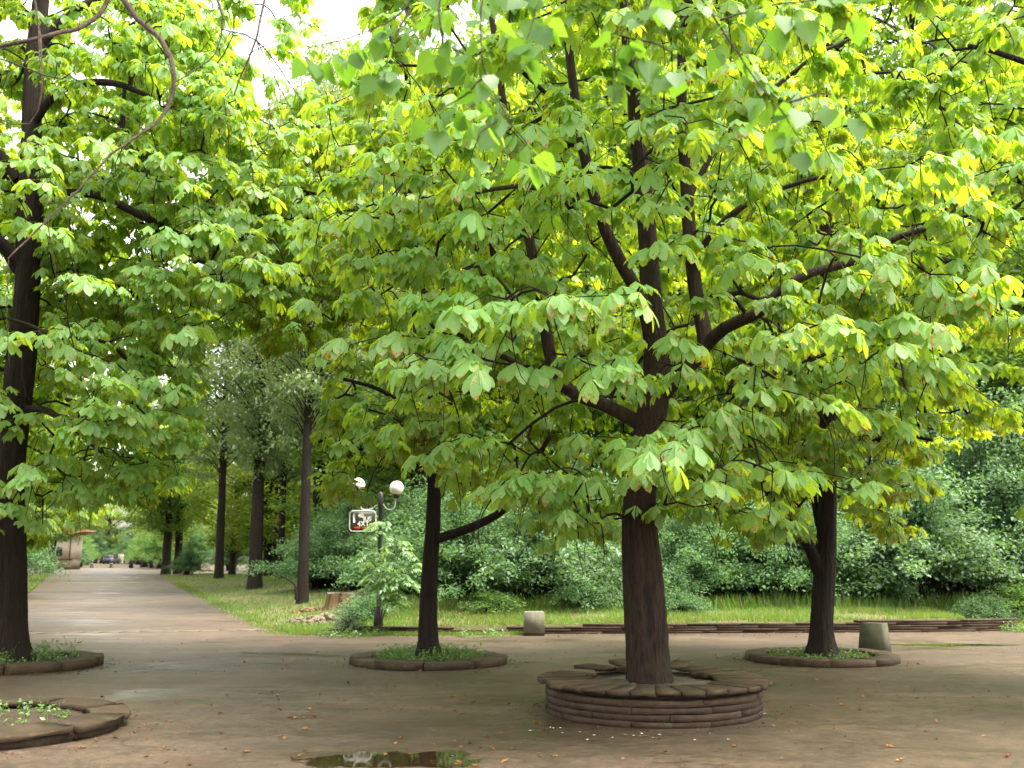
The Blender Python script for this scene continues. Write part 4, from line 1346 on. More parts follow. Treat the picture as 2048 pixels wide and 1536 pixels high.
def kind(key, mat, *a, **k):
    gt, gc = wood_tree(*a, **k)
    KIND[key] = (pack(gt, 'trunk', M['bark_wood'], True), pack(gc, 'crown', M[mat]))


kind('grey_tall', 'wood_grey', 71, 17, .25, [(4.2, .5), (6.5, 1.8), (9, 3.4), (13, 3.4), (16.5, 1.8), (18, .5)], 190, 27000, .19)
kind('grey_low', 'wood_grey', 72, 15, .28, [(4.2, .5), (6, 1.8), (8, 3.4), (11, 3.2), (14.5, 1.8), (16, .5)], 190, 27000, .19, fork=True)
kind('green_tall', 'wood_green', 73, 18, .28, [(3.3, 1.2), (5.4, 3.3), (9, 4.2), (13, 3.8), (17, 2.0), (19, .5)], 230, 30000, .24)
kind('green_low', 'wood_green', 74, 13, .26, [(1.2, 1.6), (3, 3.4), (6, 4.2), (9, 3.8), (12, 2.2), (13.6, .6)], 220, 30000, .21)
kind('yellow', 'wood_yellow', 75, 14, .26, [(2.0, 1.6), (4, 3.4), (7, 4.4), (10, 3.8), (13, 2.0), (14.6, .6)], 200, 24000, .23)
kind('bushy', 'shrub', 76, 7.5, .14, [(0.3, 1.4), (1.5, 2.4), (3.5, 2.9), (5.5, 2.4), (7.2, 1.2), (7.8, .3)], 170, 17000, .13, csize=0.75)


def place(key, X, Y, label, name='wood_tree', group=None, s=1.0, rz=None, z=None, sx=1.0, tilt=0.0, cat='tree'):
    tm, cm = KIND[key]
    if z is None: z = 0.0
    e = empty(name, (X, Y, z), label, cat, group, rr.uniform(0, 6.28) if rz is None else rz)
    e.scale = (s * sx, s * sx, s)
    if tilt: e.rotation_euler[1] = tilt
    t_ = link('trunk', tm, e)
    c_ = link('crown', cm, e)
    return e


# the trunks one can tell apart right of the path
def xy(px, Y): return (px - CX) / F_PX * Y


def lone(key, px, Y, label, **k):
    X = xy(px, Y)
    return place(key, X, Y, label, z=float(lawn_z(X, Y)), **k)


lone('grey_tall', 613, 32, 'straight slim dark trunk beside the tree stump', s=.92, rz=0.4, sx=.68)
lone('grey_low', 518, 45, 'thick dark forked tree with a bare streak down its trunk', s=1.15, rz=2.0, sx=.85)
lone('grey_tall', 447, 66, 'dark straight trunk between the twin trunks and the forked tree', s=1.2, rz=1.0, sx=.85)
lone('grey_tall', 567, 62, 'thin grey trunk further back between the forked tree and the slim tree', s=1.0, rz=4.0, sx=.8)
lone('green_tall', 342, 84, 'leaning left trunk of the pair at the far corner of the lawn', s=1.0, rz=5.0, sx=1.15, tilt=-0.02)
lone('grey_low', 366, 85, 'right trunk of the pair at the far corner of the lawn', s=1.0, rz=0.2, sx=1.1)
lone('grey_tall', 640, 52, 'very tall pale crowned tree towering behind the slim trunk', s=1.55, rz=2.2, sx=.8)
lone('grey_tall', 560, 74, 'tall feathery crowned tree far back in the gap between the chestnuts', s=1.9, rz=0.7, sx=.7)
for X, Y, k in [(-17, 74, 'yellow'), (-21, 80, 'yellow'), (-13, 80, 'yellow'), (-8, 60, 'yellow'), (-5, 74, 'yellow')]:
    place(k, X, Y, 'light green tree standing at the back of the lawn', group='trees at the back of the lawn', z=float(lawn_z(X, Y)), s=rr.uniform(.8, 1.0))
# left side of the path
place('green_tall', xy(112, 92), 92, 'leaning dark tree in front of the kiosk', s=.85, rz=0.0, tilt=0.10)
for X, Y, k in [(-29, 50, 'green_low'), (-31, 63, 'green_tall'), (-24.5, 40, 'green_low'), (-36, 76, 'green_tall'), (-46.5, 101, 'green_tall'), (-54, 118, 'green_low'), (-60, 128, 'green_tall'),
                (-38, 52, 'green_tall'), (-45, 66, 'green_tall'), (-55, 88, 'green_tall'), (-33, 36, 'green_tall'), (-66, 138, 'green_low'), (-24, 31, 'green_tall')]:
    place(k, X, Y, 'leafy green tree lining the left side of the wide path', group='trees along the left side of the path', s=rr.uniform(.9, 1.1))
for X, Y, k in [(-31, 96, 'green_tall'), (-34, 112, 'yellow'), (-39, 124, 'yellow'), (-44, 138, 'yellow'), (-50, 152, 'yellow'), (-24, 104, 'green_low'), (-16, 92, 'green_low'), (-9, 84, 'grey_low')]:
    place(k, X, Y, 'pale leafy tree beyond the cross path', group='trees beyond the cross path', s=rr.uniform(.85, 1.05))
for X, Y, k in [(-63, 185, 'green_low'), (-70, 184, 'yellow'), (-57, 182, 'yellow'), (-77, 188, 'yellow'), (-48, 200, 'green_low'), (-40, 190, 'green_low'), (-60, 205, 'yellow'), (-70, 212, 'grey_tall'), (-80, 200, 'yellow'), (-52, 190, 'yellow'), (-90, 190, 'green_tall'), (-84, 176, 'yellow'), (-76, 160, 'green_low'), (-66, 222, 'green_low'), (-56, 172, 'yellow'), (-98, 210, 'green_tall')]:  # far brightness is put into the yellow kind's leaf colour, no haze is built
    place(k, X, Y, 'tree toned bright and hazy closing the far end of the path', group='trees closing the far end of the path', s=rr.uniform(.9, 1.15))
# the wood behind the shrubs
wood = [(-3.5, 41, 'green_low'), (-7.5, 52, 'green_low'), (1.5, 36, 'green_tall'), (6, 38, 'green_tall'), (10.5, 35, 'green_tall'), (15, 37, 'green_tall'), (19.5, 36, 'green_tall'), (3.5, 46, 'grey_tall'), (9, 48, 'grey_tall'),
        (14, 47, 'green_tall'), (20, 46, 'green_tall'), (25, 42, 'green_tall'), (-1, 52, 'grey_low'), (5, 58, 'green_tall'), (12, 60, 'grey_tall'), (20, 58, 'green_tall'), (28, 54, 'green_tall'), (-11, 68, 'grey_low'),
        (-4, 66, 'green_low'), (3, 70, 'green_tall'), (11, 74, 'green_tall'), (20, 72, 'green_tall'), (30, 68, 'green_tall'), (36, 60, 'green_tall'), (-16, 78, 'green_low'), (17, 31, 'green_low'), (22.5, 31, 'green_tall')]
for X, Y, k in wood:
    place(k, X, Y, 'dense green tree of the wood behind the shrubs', group='trees of the wood behind the shrubs', z=0.2, s=rr.uniform(.9, 1.12))

for X, Y, k in [(0.5, 43, 'green_tall'), (4.5, 51, 'grey_tall'), (8, 43, 'green_tall'), (12.5, 45, 'green_tall'), (17, 42, 'green_tall'), (22, 48, 'green_tall'), (27, 46, 'green_tall'), (-4, 58, 'grey_tall'), (-9, 60, 'grey_tall')]:
    place(k, X, Y, 'tall tree rising deep in the wood above the other crowns', group='tall trees deep in the wood', z=0.2, s=rr.uniform(1.5, 1.7), sx=.85)

# ------------------------------------------------------------------ shrubs


def shrub(seed, rad, h, nstem, per, size, mat, spread=1.0):
    r_ = np.random.default_rng(seed)
    gs, gl = Geo(), Geo()
    A_, B_, ra, rb, P = [], [], [], [], []
    for _ in range(nstem):
        a = r_.uniform(0, 6.283); f = r_.uniform(0, 1) ** 0.6
        R = rad * f * r_.uniform(0.6, 1.3); H = h * (1.0 - 0.72 * f ** 2) * r_.uniform(0.55, 1.3)
        b0 = np.array([r_.normal(0, .12 * rad), r_.normal(0, .12 * rad), 0])
        end = np.array([R * math.cos(a), R * math.sin(a), max(0.12, H)])
        mid = b0 + (end - b0) * np.array([.42, .42, .78]) + r_.normal(0, .05, 3)
        c = smooth_line([b0, mid, end, end + np.array([.16 * rad * math.cos(a), .16 * rad * math.sin(a), -.08 * h])], 0.25)
        A_.append(c[:-1]); B_.append(c[1:]); q = np.linspace(.014, .003, len(c)); ra.append(q[:-1]); rb.append(q[1:])
        t = r_.uniform(0.28, 1, per) ** 0.7
        ii = t * (len(c) - 1)
        pts = np.stack([np.interp(ii, np.arange(len(c)), c[:, k]) for k in range(3)], -1)
        P.append(pts + r_.normal(0, 1, (per, 3)) * np.array([.13, .13, .09]) * spread)
    V, Q = frustums(np.concatenate(A_), np.concatenate(B_), np.concatenate(ra), np.concatenate(rb), 4); gs.add(V, Q=Q)
    P = np.concatenate(P); P = P[P[:, 2] > 0.03]
    leaf_cards(gl, P, size, r_, 0.35)
    return pack(gs, 'stems', M['bark_dark']), pack(gl, 'foliage', M[mat])


M['shrub_pale'] = leaf_material('pale_shrub_leaf', ((0.100, 0.200, 0.095), (0.135, 0.245, 0.125)), ((0.18, 0.34, 0.07), (0.24, 0.42, 0.09)), gloss=0.05, rough=0.6, tfac=0.4)
M['shrub_lime'] = leaf_material('lime_shrub_leaf', ((0.075, 0.18, 0.045), (0.12, 0.235, 0.06)), ((0.22, 0.42, 0.04), (0.30, 0.50, 0.05)), gloss=0.05, rough=0.6, tfac=0.42)
SH = {'dome_pale': shrub(181, 1.9, 2.5, 110, 170, .10, 'shrub_pale', .9), 'tall_lime': shrub(182, 2.1, 3.9, 120, 170, .115, 'shrub_lime', 1.1), 'big_pale': shrub(184, 2.9, 5.0, 180, 200, .112, 'shrub_pale', 1.2), 'low_lime': shrub(183, 1.2, 1.1, 110, 50, .10, 'shrub_lime', 1.1),
      'dome': shrub(81, 1.9, 2.4, 120, 180, .085, 'shrub', .8), 'tall': shrub(82, 2.2, 4.0, 140, 200, .095, 'shrub', 1.0), 'low': shrub(83, 1.2, 1.1, 110, 46, .085, 'shrub'),
      'big': shrub(84, 2.9, 5.0, 190, 220, .105, 'shrub', 1.2), 'weed': shrub(85, .55, .5, 60, 26, .05, 'weed', .5), 'grey': shrub(86, .65, .5, 80, 30, .042, 'grey_weed', .5)}


def put_shrub(key, px, Y, label, s=1.0, group=None, name='shrub', cat='bush', z=None, sx=1.0):
    X = xy(px, Y)
    z = float(lawn_z(X, Y)) - 0.03 if z is None else z
    e = empty(name, (X, Y, z), label, cat, group, rr.uniform(0, 6.28))
    e.scale = (s * sx, s * sx, s)
    a = link('stems', SH[key][0], e); a['kind'] = 'stuff'
    b = link('foliage', SH[key][1], e); b['kind'] = 'stuff'
    return e


put_shrub('dome', 930, 26.2, 'rounded pale green shrub just right of the slim chestnut trunk', 1.0)
put_shrub('dome_pale', 1075, 26.6, 'bushy blue green shrub behind the pale concrete block', 1.12)
put_shrub('dome', 1195, 28.0, 'dark shrub close to the left of the main trunk', .95)
put_shrub('dome', 1370, 27.0, 'rounded shrub close to the right of the main trunk', 1.0)
put_shrub('tall_lime', 1490, 27.8, 'shrub halfway between the main trunk and the forked chestnut', .82)
put_shrub('dome', 1590, 26.8, 'dense shrub just left of the forked chestnut trunk', 1.02)
put_shrub('dome_pale', 1725, 27.2, 'upright pale shrub just right of the forked chestnut trunk', .88)
put_shrub('dome_pale', 1830, 26.8, 'silvery shrub above the dark concrete block', 1.2)
put_shrub('big_pale', 1950, 28.6, 'tall spreading shrub over the right end of the wall', .95)
put_shrub('big_pale', 2120, 27.6, 'tall shrub at the right edge behind the end of the wall', 1.0)
for px, Y, k, s in [(1000, 30.5, 'tall_lime', .95), (1150, 31, 'tall', 1.0), (1290, 30, 'tall', .8), (1430, 31.5, 'big', .85), (1640, 31, 'tall_lime', 1.1), (1800, 31.5, 'big_pale', 1.0), (2060, 32.5, 'big_pale', 1.25), (880, 30, 'dome', 1.2), (1890, 33.5, 'big_pale', 1.35), (2200, 33, 'big', 1.3)]:
    put_shrub(k, px, Y, 'tall shrub in the second row at the foot of the wood', s, 'second row of shrubs at the foot of the wood')
put_shrub('low', 1300, 25.6, 'low leafy undergrowth behind the main trunk', .8)
put_shrub('low', 1165, 25.2, 'low bright bush left of the main trunk at the grass edge', .7)
put_shrub('low', 1950, 24.6, 'low leafy bush on the bank near the right end of the wall', .55)
for px, Y, s_ in [(985, 25.0, .4), (1345, 25.0, .42), (2030, 25.4, .55)]:
    put_shrub(random.choice(['low', 'low_lime']), px, Y, 'low leafy undergrowth at the feet of the shrubs', s_, 'undergrowth along the feet of the shrubs', sx=1.5)
put_shrub('dome', 650, 40, 'feathery green bush behind the tree stump', 1.0, sx=1.2)
put_shrub('dome', 715, 38, 'dark green bush behind the sign', 1.15)
put_shrub('dome', 810, 34, 'green bush behind the young sapling', 1.15)
put_shrub('low', 740, 24.4, 'low dark bush around the foot of the lamp post', .55)
put_shrub('dome', 385, 80, 'small dark bush beside the twin trunks', .75)
put_shrub('low', 690, 44, 'dark low bush further back on the lawn', 1.3)
put_shrub('grey', 703, 22.3, 'grey green weed clump beside the pale rubble', .62, name='weed_clump', cat='weed')
put_shrub('grey', 715, 25.6, 'dry grey twiggy clump beside the stump', .8, name='weed_clump', cat='weed')
for px, Y, k, s in [(-5, 80, 'big', 1.0), (-70, 46, 'big', 1.0), (-40, 40, 'big', 1.0), (-20, 60, 'big', 1.2)]:
    put_shrub(k, px, Y, 'dark undergrowth bush left of the path', s, 'undergrowth bushes left of the path', z=0.0)
for px, Y, k, s in [(332, 118, 'tall_lime', 1.2), (300, 130, 'tall_lime', 1.1), (400, 108, 'big', .8), (470, 104, 'dome', 1.2), (560, 98, 'dome', 1.4), (640, 92, 'dome', 1.5)]:
    put_shrub(k, px, Y, 'green bush beyond the cross path', s, 'bushes beyond the cross path', z=0.0)
for px, Y, k, s in [(200, 180, 'big_pale', 1.0), (216, 181, 'tall_lime', .9), (236, 183, 'big_pale', 1.0), (255, 180, 'tall_lime', 1.1), (275, 178, 'big_pale', 1.0), (180, 178, 'tall_lime', 1.1), (178, 150, 'tall_lime', 1.0), (172, 128, 'dome_pale', .8), (287, 160, 'tall_lime', 1.0)]:  # pale leaf kinds carry the luminous far haze in their colour
    put_shrub(k, px, Y, 'bush flanking the far end of the path with leaves paled for haze', s, 'bushes flanking the far end of the path', z=0.0)


# weeds inside the rings and at the wall
def weeds(c, rad, n, label, seed, hmax=0.22, avoid=0.0, bias=None):
    r_ = np.random.default_rng(seed)
    gl = Geo(); P = []; A_, B_ = [], []
    for _ in range(n):
        a = r_.uniform(0, 6.283) if bias is None else r_.normal(bias, 0.8); q = rad * math.sqrt(r_.uniform(avoid, 1))
        b = np.array([c[0] + q * math.cos(a), c[1] + q * math.sin(a), c[2]])
        h = hmax * r_.uniform(0.25, 1) ** 1.5; d = r_.normal(0, .35, 2) * h
        e = b + np.array([d[0], d[1], h]); A_.append(b); B_.append(e)
        k = r_.integers(3, 9)
        P.append(b + (e - b) * r_.uniform(.2, 1, (k, 1)) + r_.normal(0, .022, (k, 3)))
    A_, B_ = np.array(A_), np.array(B_)
    V, Q = frustums(A_, B_, np.full(len(A_), .0025), np.full(len(A_), .001), 3); gl.add(V, Q=Q, R=.5)
    leaf_cards(gl, np.concatenate(P), .05, r_, 0.1)
    return tag(gl.build('weeds', M['weed']), label, 'weeds', kind='stuff')


weeds((PB[0], PB[1], .06), .86, 420, 'leafy weeds filling the ring kerb of the slim chestnut', 91)
weeds((PD[0], PD[1], .07), .90, 200, 'green weeds at the foot of the thick left trunk', 92, .3)
weeds((PC_[0], PC_[1], .06), .82, 240, 'short grassy weeds inside the flat ring kerb', 93, .09)
weeds((PE[0], PE[1], .08), .80, 90, 'bright green weeds inside the broken ring kerb', 94, .16)
weeds((gp(700, 1272)[0], gp(700, 1272)[1] - .05, 0), .7, 120, 'weeds sprouting at the left end of the low wall', 95, .2)
weeds((gp(2040, 1262)[0], gp(2040, 1262)[1] - .05, 0), .5, 110, 'weeds sprouting at the right end of the low wall', 97, .25)
weeds((gp(960, 1272)[0], gp(960, 1272)[1] - .05, 0), .5, 60, 'weeds sprouting in front of the low wall left of the pale block', 96, .18)

# ------------------------------------------------------------------ sapling with feathery leaves
sp = gp(772, 1238, .25); sp = np.array([sp[0], 22.0, float(lawn_z(sp[0], 22.0))])
r_ = np.random.default_rng(101)
sap = empty('sapling', sp, 'pale green sapling with feathery pinnate leaves beside the lamp post', 'tree')
gs, gl = Geo(), Geo()
Pn, ph_, th_ = [], [], []
for (dx, top) in ((0.12, 2.15), (0.42, 1.75), (-.12, 1.5), (.62, 1.3), (.3, 1.2)):
    c = smooth_line([[0, 0, 0], [dx * .3, .02, top * .45], [dx * .8, .05, top * .8], [dx, .05, top]], .1)
    tube_geo(gs, c, np.linspace(.014, .004, len(c)), 6, 0, 1)
    for _ in range(15):
        i = int(len(c) * r_.uniform(.42, .99)); b = c[i]; az = r_.uniform(0, 6.283); L_ = r_.uniform(.32, .5)
        u = np.array([math.cos(az), math.sin(az), 0])
        rac = smooth_line([b, b + u * L_ * .5 + np.array([0, 0, .10]), b + u * L_ + np.array([0, 0, -.04])], .04)
        tube_geo(gs, rac, np.linspace(.003, .0015, len(rac)), 4, 0, 2)
        for j in range(2, len(rac)):
            for sgn in (-1, 1):
                Pn.append(rac[j]); ph_.append(az + sgn * 1.05); th_.append(-.35 + r_.normal(0, .12))
        Pn.append(rac[-1]); ph_.append(az); th_.append(-.5)
Pn = np.array(Pn)
tV = np.array([(0, 0, 0), (0.45, -0.16, -.04), (1, 0, -.16), (0.45, 0.16, -.04), (.5, 0, 0)]); tF = np.array([(0, 1, 4), (0, 4, 3), (1, 2, 4), (4, 2, 3)]); tU = np.zeros((5, 2)) + .3
V, Fc, U, rn = scatter(tV, tF, tU, frames(np.array(ph_), np.array(th_), r_.normal(0, .2, len(Pn))), Pn, r_.uniform(.11, .16, len(Pn)), r_.uniform(0, 1, len(Pn)))
gl.add(V, T=Fc, U=U, R=rn)
gs.build('stem', M['bark_grey'], sap, smooth=True); gl.build('foliage', M['sapling'], sap)['kind'] = 'stuff'

# ------------------------------------------------------------------ lamp post with two globes, sign
LY = 22.6
lb = at(757, 1226, LY); lz = float(lawn_z(lb[0], LY)); LB = np.array([lb[0], LY, lz])
lamp = empty('street_lamp', LB, 'black lamp post with two white globes behind the low wall', 'street lamp')


def lathe(g, prof, seg=18, c=(0, 0, 0)):
    V = [(c[0] + r * math.cos(2 * math.pi * k / seg), c[1] + r * math.sin(2 * math.pi * k / seg), c[2] + z) for r, z in prof for k in range(seg)]
    Q = [(i * seg + k, i * seg + (k + 1) % seg, (i + 1) * seg + (k + 1) % seg, (i + 1) * seg + k) for i in range(len(prof) - 1) for k in range(seg)]
    g.add(V, Q=Q)


ztop = at(757, 985, LY)[2] - lz
g = Geo(); lathe(g, [(.0, -.05), (.10, -.05), (.10, .34), (.085, .37), (.085, .40), (.06, .44)]); g.build('base', M['black_metal'], lamp)
g = Geo(); lathe(g, [(.05, .40), (.045, 1.2), (.045, ztop - .35), (.058, ztop - .33), (.058, ztop - .02), (.03, ztop), (0.0, ztop + .03)]); g.build('pole', M['black_metal'], lamp)
for px, py in ((793, 976), (716, 970)):
    c = at(px, py, LY) - LB
    sg = 1 if c[0] > 0 else -1
    P = smooth_line([[0.05 * sg, 0, ztop - .25], [c[0] * .45, 0, ztop - .36], [c[0] * .85, 0, ztop - .33], [c[0], 0, c[2] - .18]], .03)
    g = Geo(); tube_geo(g, P, np.full(len(P), .016), 8); g.build('arm', M['pale_metal'], lamp, smooth=True)
    g = Geo(); lathe(g, [(0, -.22), (.05, -.22), (.075, -.165), (.075, -.135), (0, -.13)], c=c); g.build('lamp_holder', M['black_metal'], lamp)
    g = Geo(); lathe(g, [(.152 * math.sin(u), -.152 * math.cos(u)) for u in np.linspace(0.0, math.pi, 14)], 22, c=c); g.build('globe', M['white_glass'], lamp, smooth=True)

sc_ = at(725, 1042, LY - .05); SW, SH_ = .555, .43
SG = np.array([sc_[0], LY - .02, sc_[2]])
sign = empty('hanging_sign', SG, 'small dark sign with white lettering in a white rounded frame on the lamp post', 'sign')


def rounded(w, h, r, n=6):
    out = []
    for cx_, cz_, a0 in ((w / 2 - r, h / 2 - r, 0), (-w / 2 + r, h / 2 - r, 90), (-w / 2 + r, -h / 2 + r, 180), (w / 2 - r, -h / 2 + r, 270)):
        for k in range(n + 1):
            a = math.radians(a0 + 90 * k / n); out.append((cx_ + r * math.cos(a), cz_ + r * math.sin(a)))
    return out


inn = rounded(SW - .03, SH_ - .03, .06); k = len(inn)
V = [(x, -.012, z) for x, z in inn] + [(x, .012, z) for x, z in inn]
bm_faces = [np.array([(i, (i + 1) % k, k + (i + 1) % k, k + i) for i in range(k)])]
mcap = np.array([(0, i + 1, i) for i in range(1, k - 1)] + [(k, k + i, k + i + 1) for i in range(1, k - 1)])
link('board', mesh('board', V, [mcap] + bm_faces, M['sign_board']), sign)
P = np.array([(x, 0, z) for x, z in rounded(SW, SH_, .075)]); P = np.vstack([P, P[:2]])
g = Geo(); tube_geo(g, P, np.full(len(P), .0135), 8, cap=False); g.build('frame', M['white_paint'], sign, smooth=True)
for dz in (.10, -.10):
    x1 = LB[0] - SG[0] - .04
    P = np.array([(SW / 2 + .01, 0.02, dz), (x1, 0.02, dz)]); g = Geo(); tube_geo(g, P, np.full(2, .015), 8); g.build('bracket', M['white_paint'], sign)


def text(s_, x, z, size, mat, name, rot=0.0):
    cu = bpy.data.curves.new(name, 'FONT'); cu.body = s_; cu.size = size; cu.extrude = .002; cu.offset = 0.004
    tmp = bpy.data.objects.new(name, cu); COL.objects.link(tmp)
    dg = bpy.context.evaluated_depsgraph_get()
    me = bpy.data.meshes.new_from_object(tmp.evaluated_get(dg)); bpy.data.objects.remove(tmp)
    me.materials.clear(); me.materials.append(mat)
    o = link(name, me, sign, (x, -.0155, z)); o.rotation_euler = (math.pi / 2, rot, 0)
    return o


text('40', -.10, .075, .12, M['white_paint'], 'lettering')
text('JUS', .01, .005, .125, M['white_paint'], 'lettering')
text('4XT', -.11, -.105, .14, M['white_paint'], 'lettering')
# white figure mark and the red bar
g = Geo(); V = [(x * .5, 0, z) for x, z in [(-.03, .09), (.03, .10), (.05, .05), (.035, .01), (.06, -.05), (.05, -.10), (-.03, -.10), (-.02, -.03), (-.05, .03)]]
nV = len(V); V = [(x - .185, -.0165, z + .07) for x, y, z in V] + [(x - .185, -.012, z + .07) for x, y, z in V]
Q = [(i, (i + 1) % nV, nV + (i + 1) % nV, nV + i) for i in range(nV)]; T = [(0, i, i + 1) for i in range(1, nV - 1)]
g.add(V, T=T, Q=Q); g.build('figure_mark', M['white_paint'], sign)
g = Geo(); box_geo(g, (-.12, -.015, -.148), (.13, .006, .05)); g.build('red_bar', M['red_paint'], sign)
g = Geo(); box_geo(g, (.07, -.015, -.145), (.20, .006, .035)); g.build('orange_bar', M['orange_paint'], sign)

# ------------------------------------------------------------------ concrete blocks
c = gp(1069, 1272); g = Geo()
blk = empty('concrete_block', c + np.array([0, .2, 0]), 'pale mossy tapered concrete block in front of the low wall', 'block')
box_geo(g, (0, 0, .27), (.43, .40, .42), 0.03, taper=.90, jit=.006); g.build('body', M['concrete'], blk)
g = Geo(); box_geo(g, (0, 0, .03), (.40, .36, .06), 0.03); g.build('foot', M['soil'], blk)
c = gp(1770, 1308); blk = empty('concrete_block', c + np.array([-.05, .33, 0]), 'dark grey tapered concrete block beside the flat ring kerb', 'block', rz=-.62)
g = Geo(); box_geo(g, (0, 0, .245), (.44, .44, .49), 0, taper=.80, jit=.005); g.build('body', M['concrete_dark'], blk)

# ------------------------------------------------------------------ stump, wood chips, rubble
X0 = xy(690, 28.5); z0 = float(lawn_z(X0, 28.5))
st = empty('tree_stump', (X0, 28.5, z0), 'wide sawn tree stump with ribbed ochre sides on the lawn', 'stump')
r_ = np.random.default_rng(111)
seg = 40; A_ = np.arange(seg) * 2 * math.pi / seg
wob = 1 + .06 * np.sin(5 * A_) + .05 * np.sin(9 * A_ + 1) + .04 * np.sin(14 * A_ + 2)
V = []
for rr_, zz in ((.50, -.05), (.44, .08), (.405, .25), (.39, .375)):
    V += [(rr_ * w * math.cos(a), rr_ * w * math.sin(a), zz + (0.015 * math.sin(3 * a) if zz > .3 else 0)) for a, w in zip(A_, wob)]
Q = [(i * seg + k, i * seg + (k + 1) % seg, (i + 1) * seg + (k + 1) % seg, (i + 1) * seg + k) for i in range(3) for k in range(seg)]
link('bark_side', mesh('bark_side', V, [np.array(Q)], M['stump_side'], smooth=True), st)
V2 = [V[3 * seg + k] for k in range(seg)] + [(0, 0, .385)]
link('cut_top', mesh('cut_top', V2, [np.array([(k, (k + 1) % seg, seg) for k in range(seg)])], M['stump_top']), st)


def chunk_pile(name, cx_, cy_, rx, ry, h, n, s0, s1, mat, label, cat, seed, flat=.5):
    r_ = np.random.default_rng(seed); g = Geo()
    for _ in range(n):
        a = r_.uniform(0, 6.283); q = math.sqrt(r_.uniform(0, 1)); x, y = cx_ + rx * q * math.cos(a), cy_ + ry * q * math.sin(a)
        z = float(lawn_z(x, y)) + h * (1 - q * q) * r_.uniform(.3, 1)
        s_ = r_.uniform(s0, s1) ** 1.0
        box_geo(g, (x, y, z), (s_, s_ * r_.uniform(.5, 1), s_ * flat * r_.uniform(.5, 1.3)), r_.uniform(0, 3), taper=r_.uniform(.6, .95), tilt=(r_.normal(0, .4), r_.normal(0, .4)), jit=s_ * .06, r=r_)
    return tag(g.build(name, mat), label, cat, kind='stuff')


chunk_pile('wood_chips', xy(640, 29), 28.6, .62, .35, .10, 260, .02, .09, M['chips'], 'reddish wood chips scattered left of the stump', 'wood chips', 5, .3)
RX, RY = gp(630, 1256)[0], gp(630, 1256)[1] + .9
g = Geo(); 
nr, ns = 9, 30
V = [(RX, RY, float(lawn_z(RX, RY)) + .22)]
r_ = np.random.default_rng(7)
for i in range(1, nr + 1):
    for k in range(ns):
        a = 2 * math.pi * k / ns; f = i / nr
        x, y = RX + .72 * f * math.cos(a), RY + .8 * f * math.sin(a)
        V.append((x, y, float(lawn_z(x, y)) - .03 + .20 * (1 - f ** 1.6) + r_.normal(0, .018) * (f < 1)))
T = [(0, 1 + k, 1 + (k + 1) % ns) for k in range(ns)]
Q = [(1 + (i - 1) * ns + k, 1 + i * ns + k, 1 + i * ns + (k + 1) % ns, 1 + (i - 1) * ns + (k + 1) % ns) for i in range(1, nr) for k in range(ns)]
g.add(V, T=T, Q=Q)
hp = g.build('rubble_mound', M['rubble']); tag(hp, 'mound of pale earth and rubble at the left end of the low wall', 'mound')
chunk_pile('rubble', RX - .1, RY - .15, .95, .85, .16, 110, .05, .17, M['rubble'], 'pale broken stones lying on the rubble mound', 'rubble', 6, .6)
# dead leaning stem
p0 = np.array([xy(605, 32), 31.7, .3]); g = Geo()
P = smooth_line([p0, at(590, 1170, 31.7), at(572, 1157, 31.7), at(560, 1150, 31.8)], .1); tube_geo(g, P, np.linspace(.05, .015, len(P)), 7, .08, 3)
tag(g.build('dead_stem', M['bark_wood'], smooth=True), 'leaning dead stem beside the slim dark trunk', 'dead branch')

# ------------------------------------------------------------------ things at the far end of the path
KY = 113.0
kc = gp(142, 1136); kc = np.array([xy(143, KY), KY, 0]); 
ki = empty('kiosk', kc, 'small pale kiosk with a slanting orange edged roof beside the path', 'kiosk')
g = Geo(); box_geo(g, (0, 0, .55), (2.35, 2.2, 1.1)); g.build('base', M['kiosk_base'], ki)
g = Geo(); box_geo(g, (-.05, 0, 2.25), (2.55, 2.4, 2.3)); g.build('wall', M['kiosk_wall'], ki)
g = Geo(); box_geo(g, (.55, -.2, 3.62), (4.1, 3.0, .22), 0, tilt=(0, -.17)); g.build('roof', M['kiosk_roof'], ki)
g = Geo(); box_geo(g, (-.2, -1.215, 1.85), (.62, .05, .9)); g.build('dark_opening', M['dark_glass'], ki)
g = Geo(); box_geo(g, (.95, -1.23, 2.2), (.10, .06, 2.1)); g.build('downpipe', M['kiosk_base'], ki)

pb = gp(87, 1145); pole = empty('lamp_mast', (pb[0], pb[1], 0), 'thin pale metal mast on the left lawn before the kiosk', 'mast')
g = Geo(); lathe(g, [(.0, 0), (.13, 0), (.13, .5), (.075, .55), (.06, 4.8), (.05, 5.6), (0, 5.65)], 10); g.build('shaft', M['pale_metal'], pole)
g = Geo(); lathe(g, [(.0, 5.6), (.16, 5.65), (.22, 5.85), (.16, 6.05), (0, 6.1)], 12); g.build('lantern', M['white_glass'], pole)


def bollard(px, label):
    c = gp(px, 1135.5); e = empty('bollard', c, label, 'bollard')
    g = Geo(); lathe(g, [(0, 0), (.24, 0), (.22, .1), (.15, .16), (.14, .62), (.18, .66), (.17, .78), (.0, .86)], 12); g.build('post', M['black_metal'], e)
    g = Geo(); lathe(g, [(.145, .45), (.155, .46), (.155, .54), (.145, .55)], 12); g.build('band', M['pale_metal'], e)


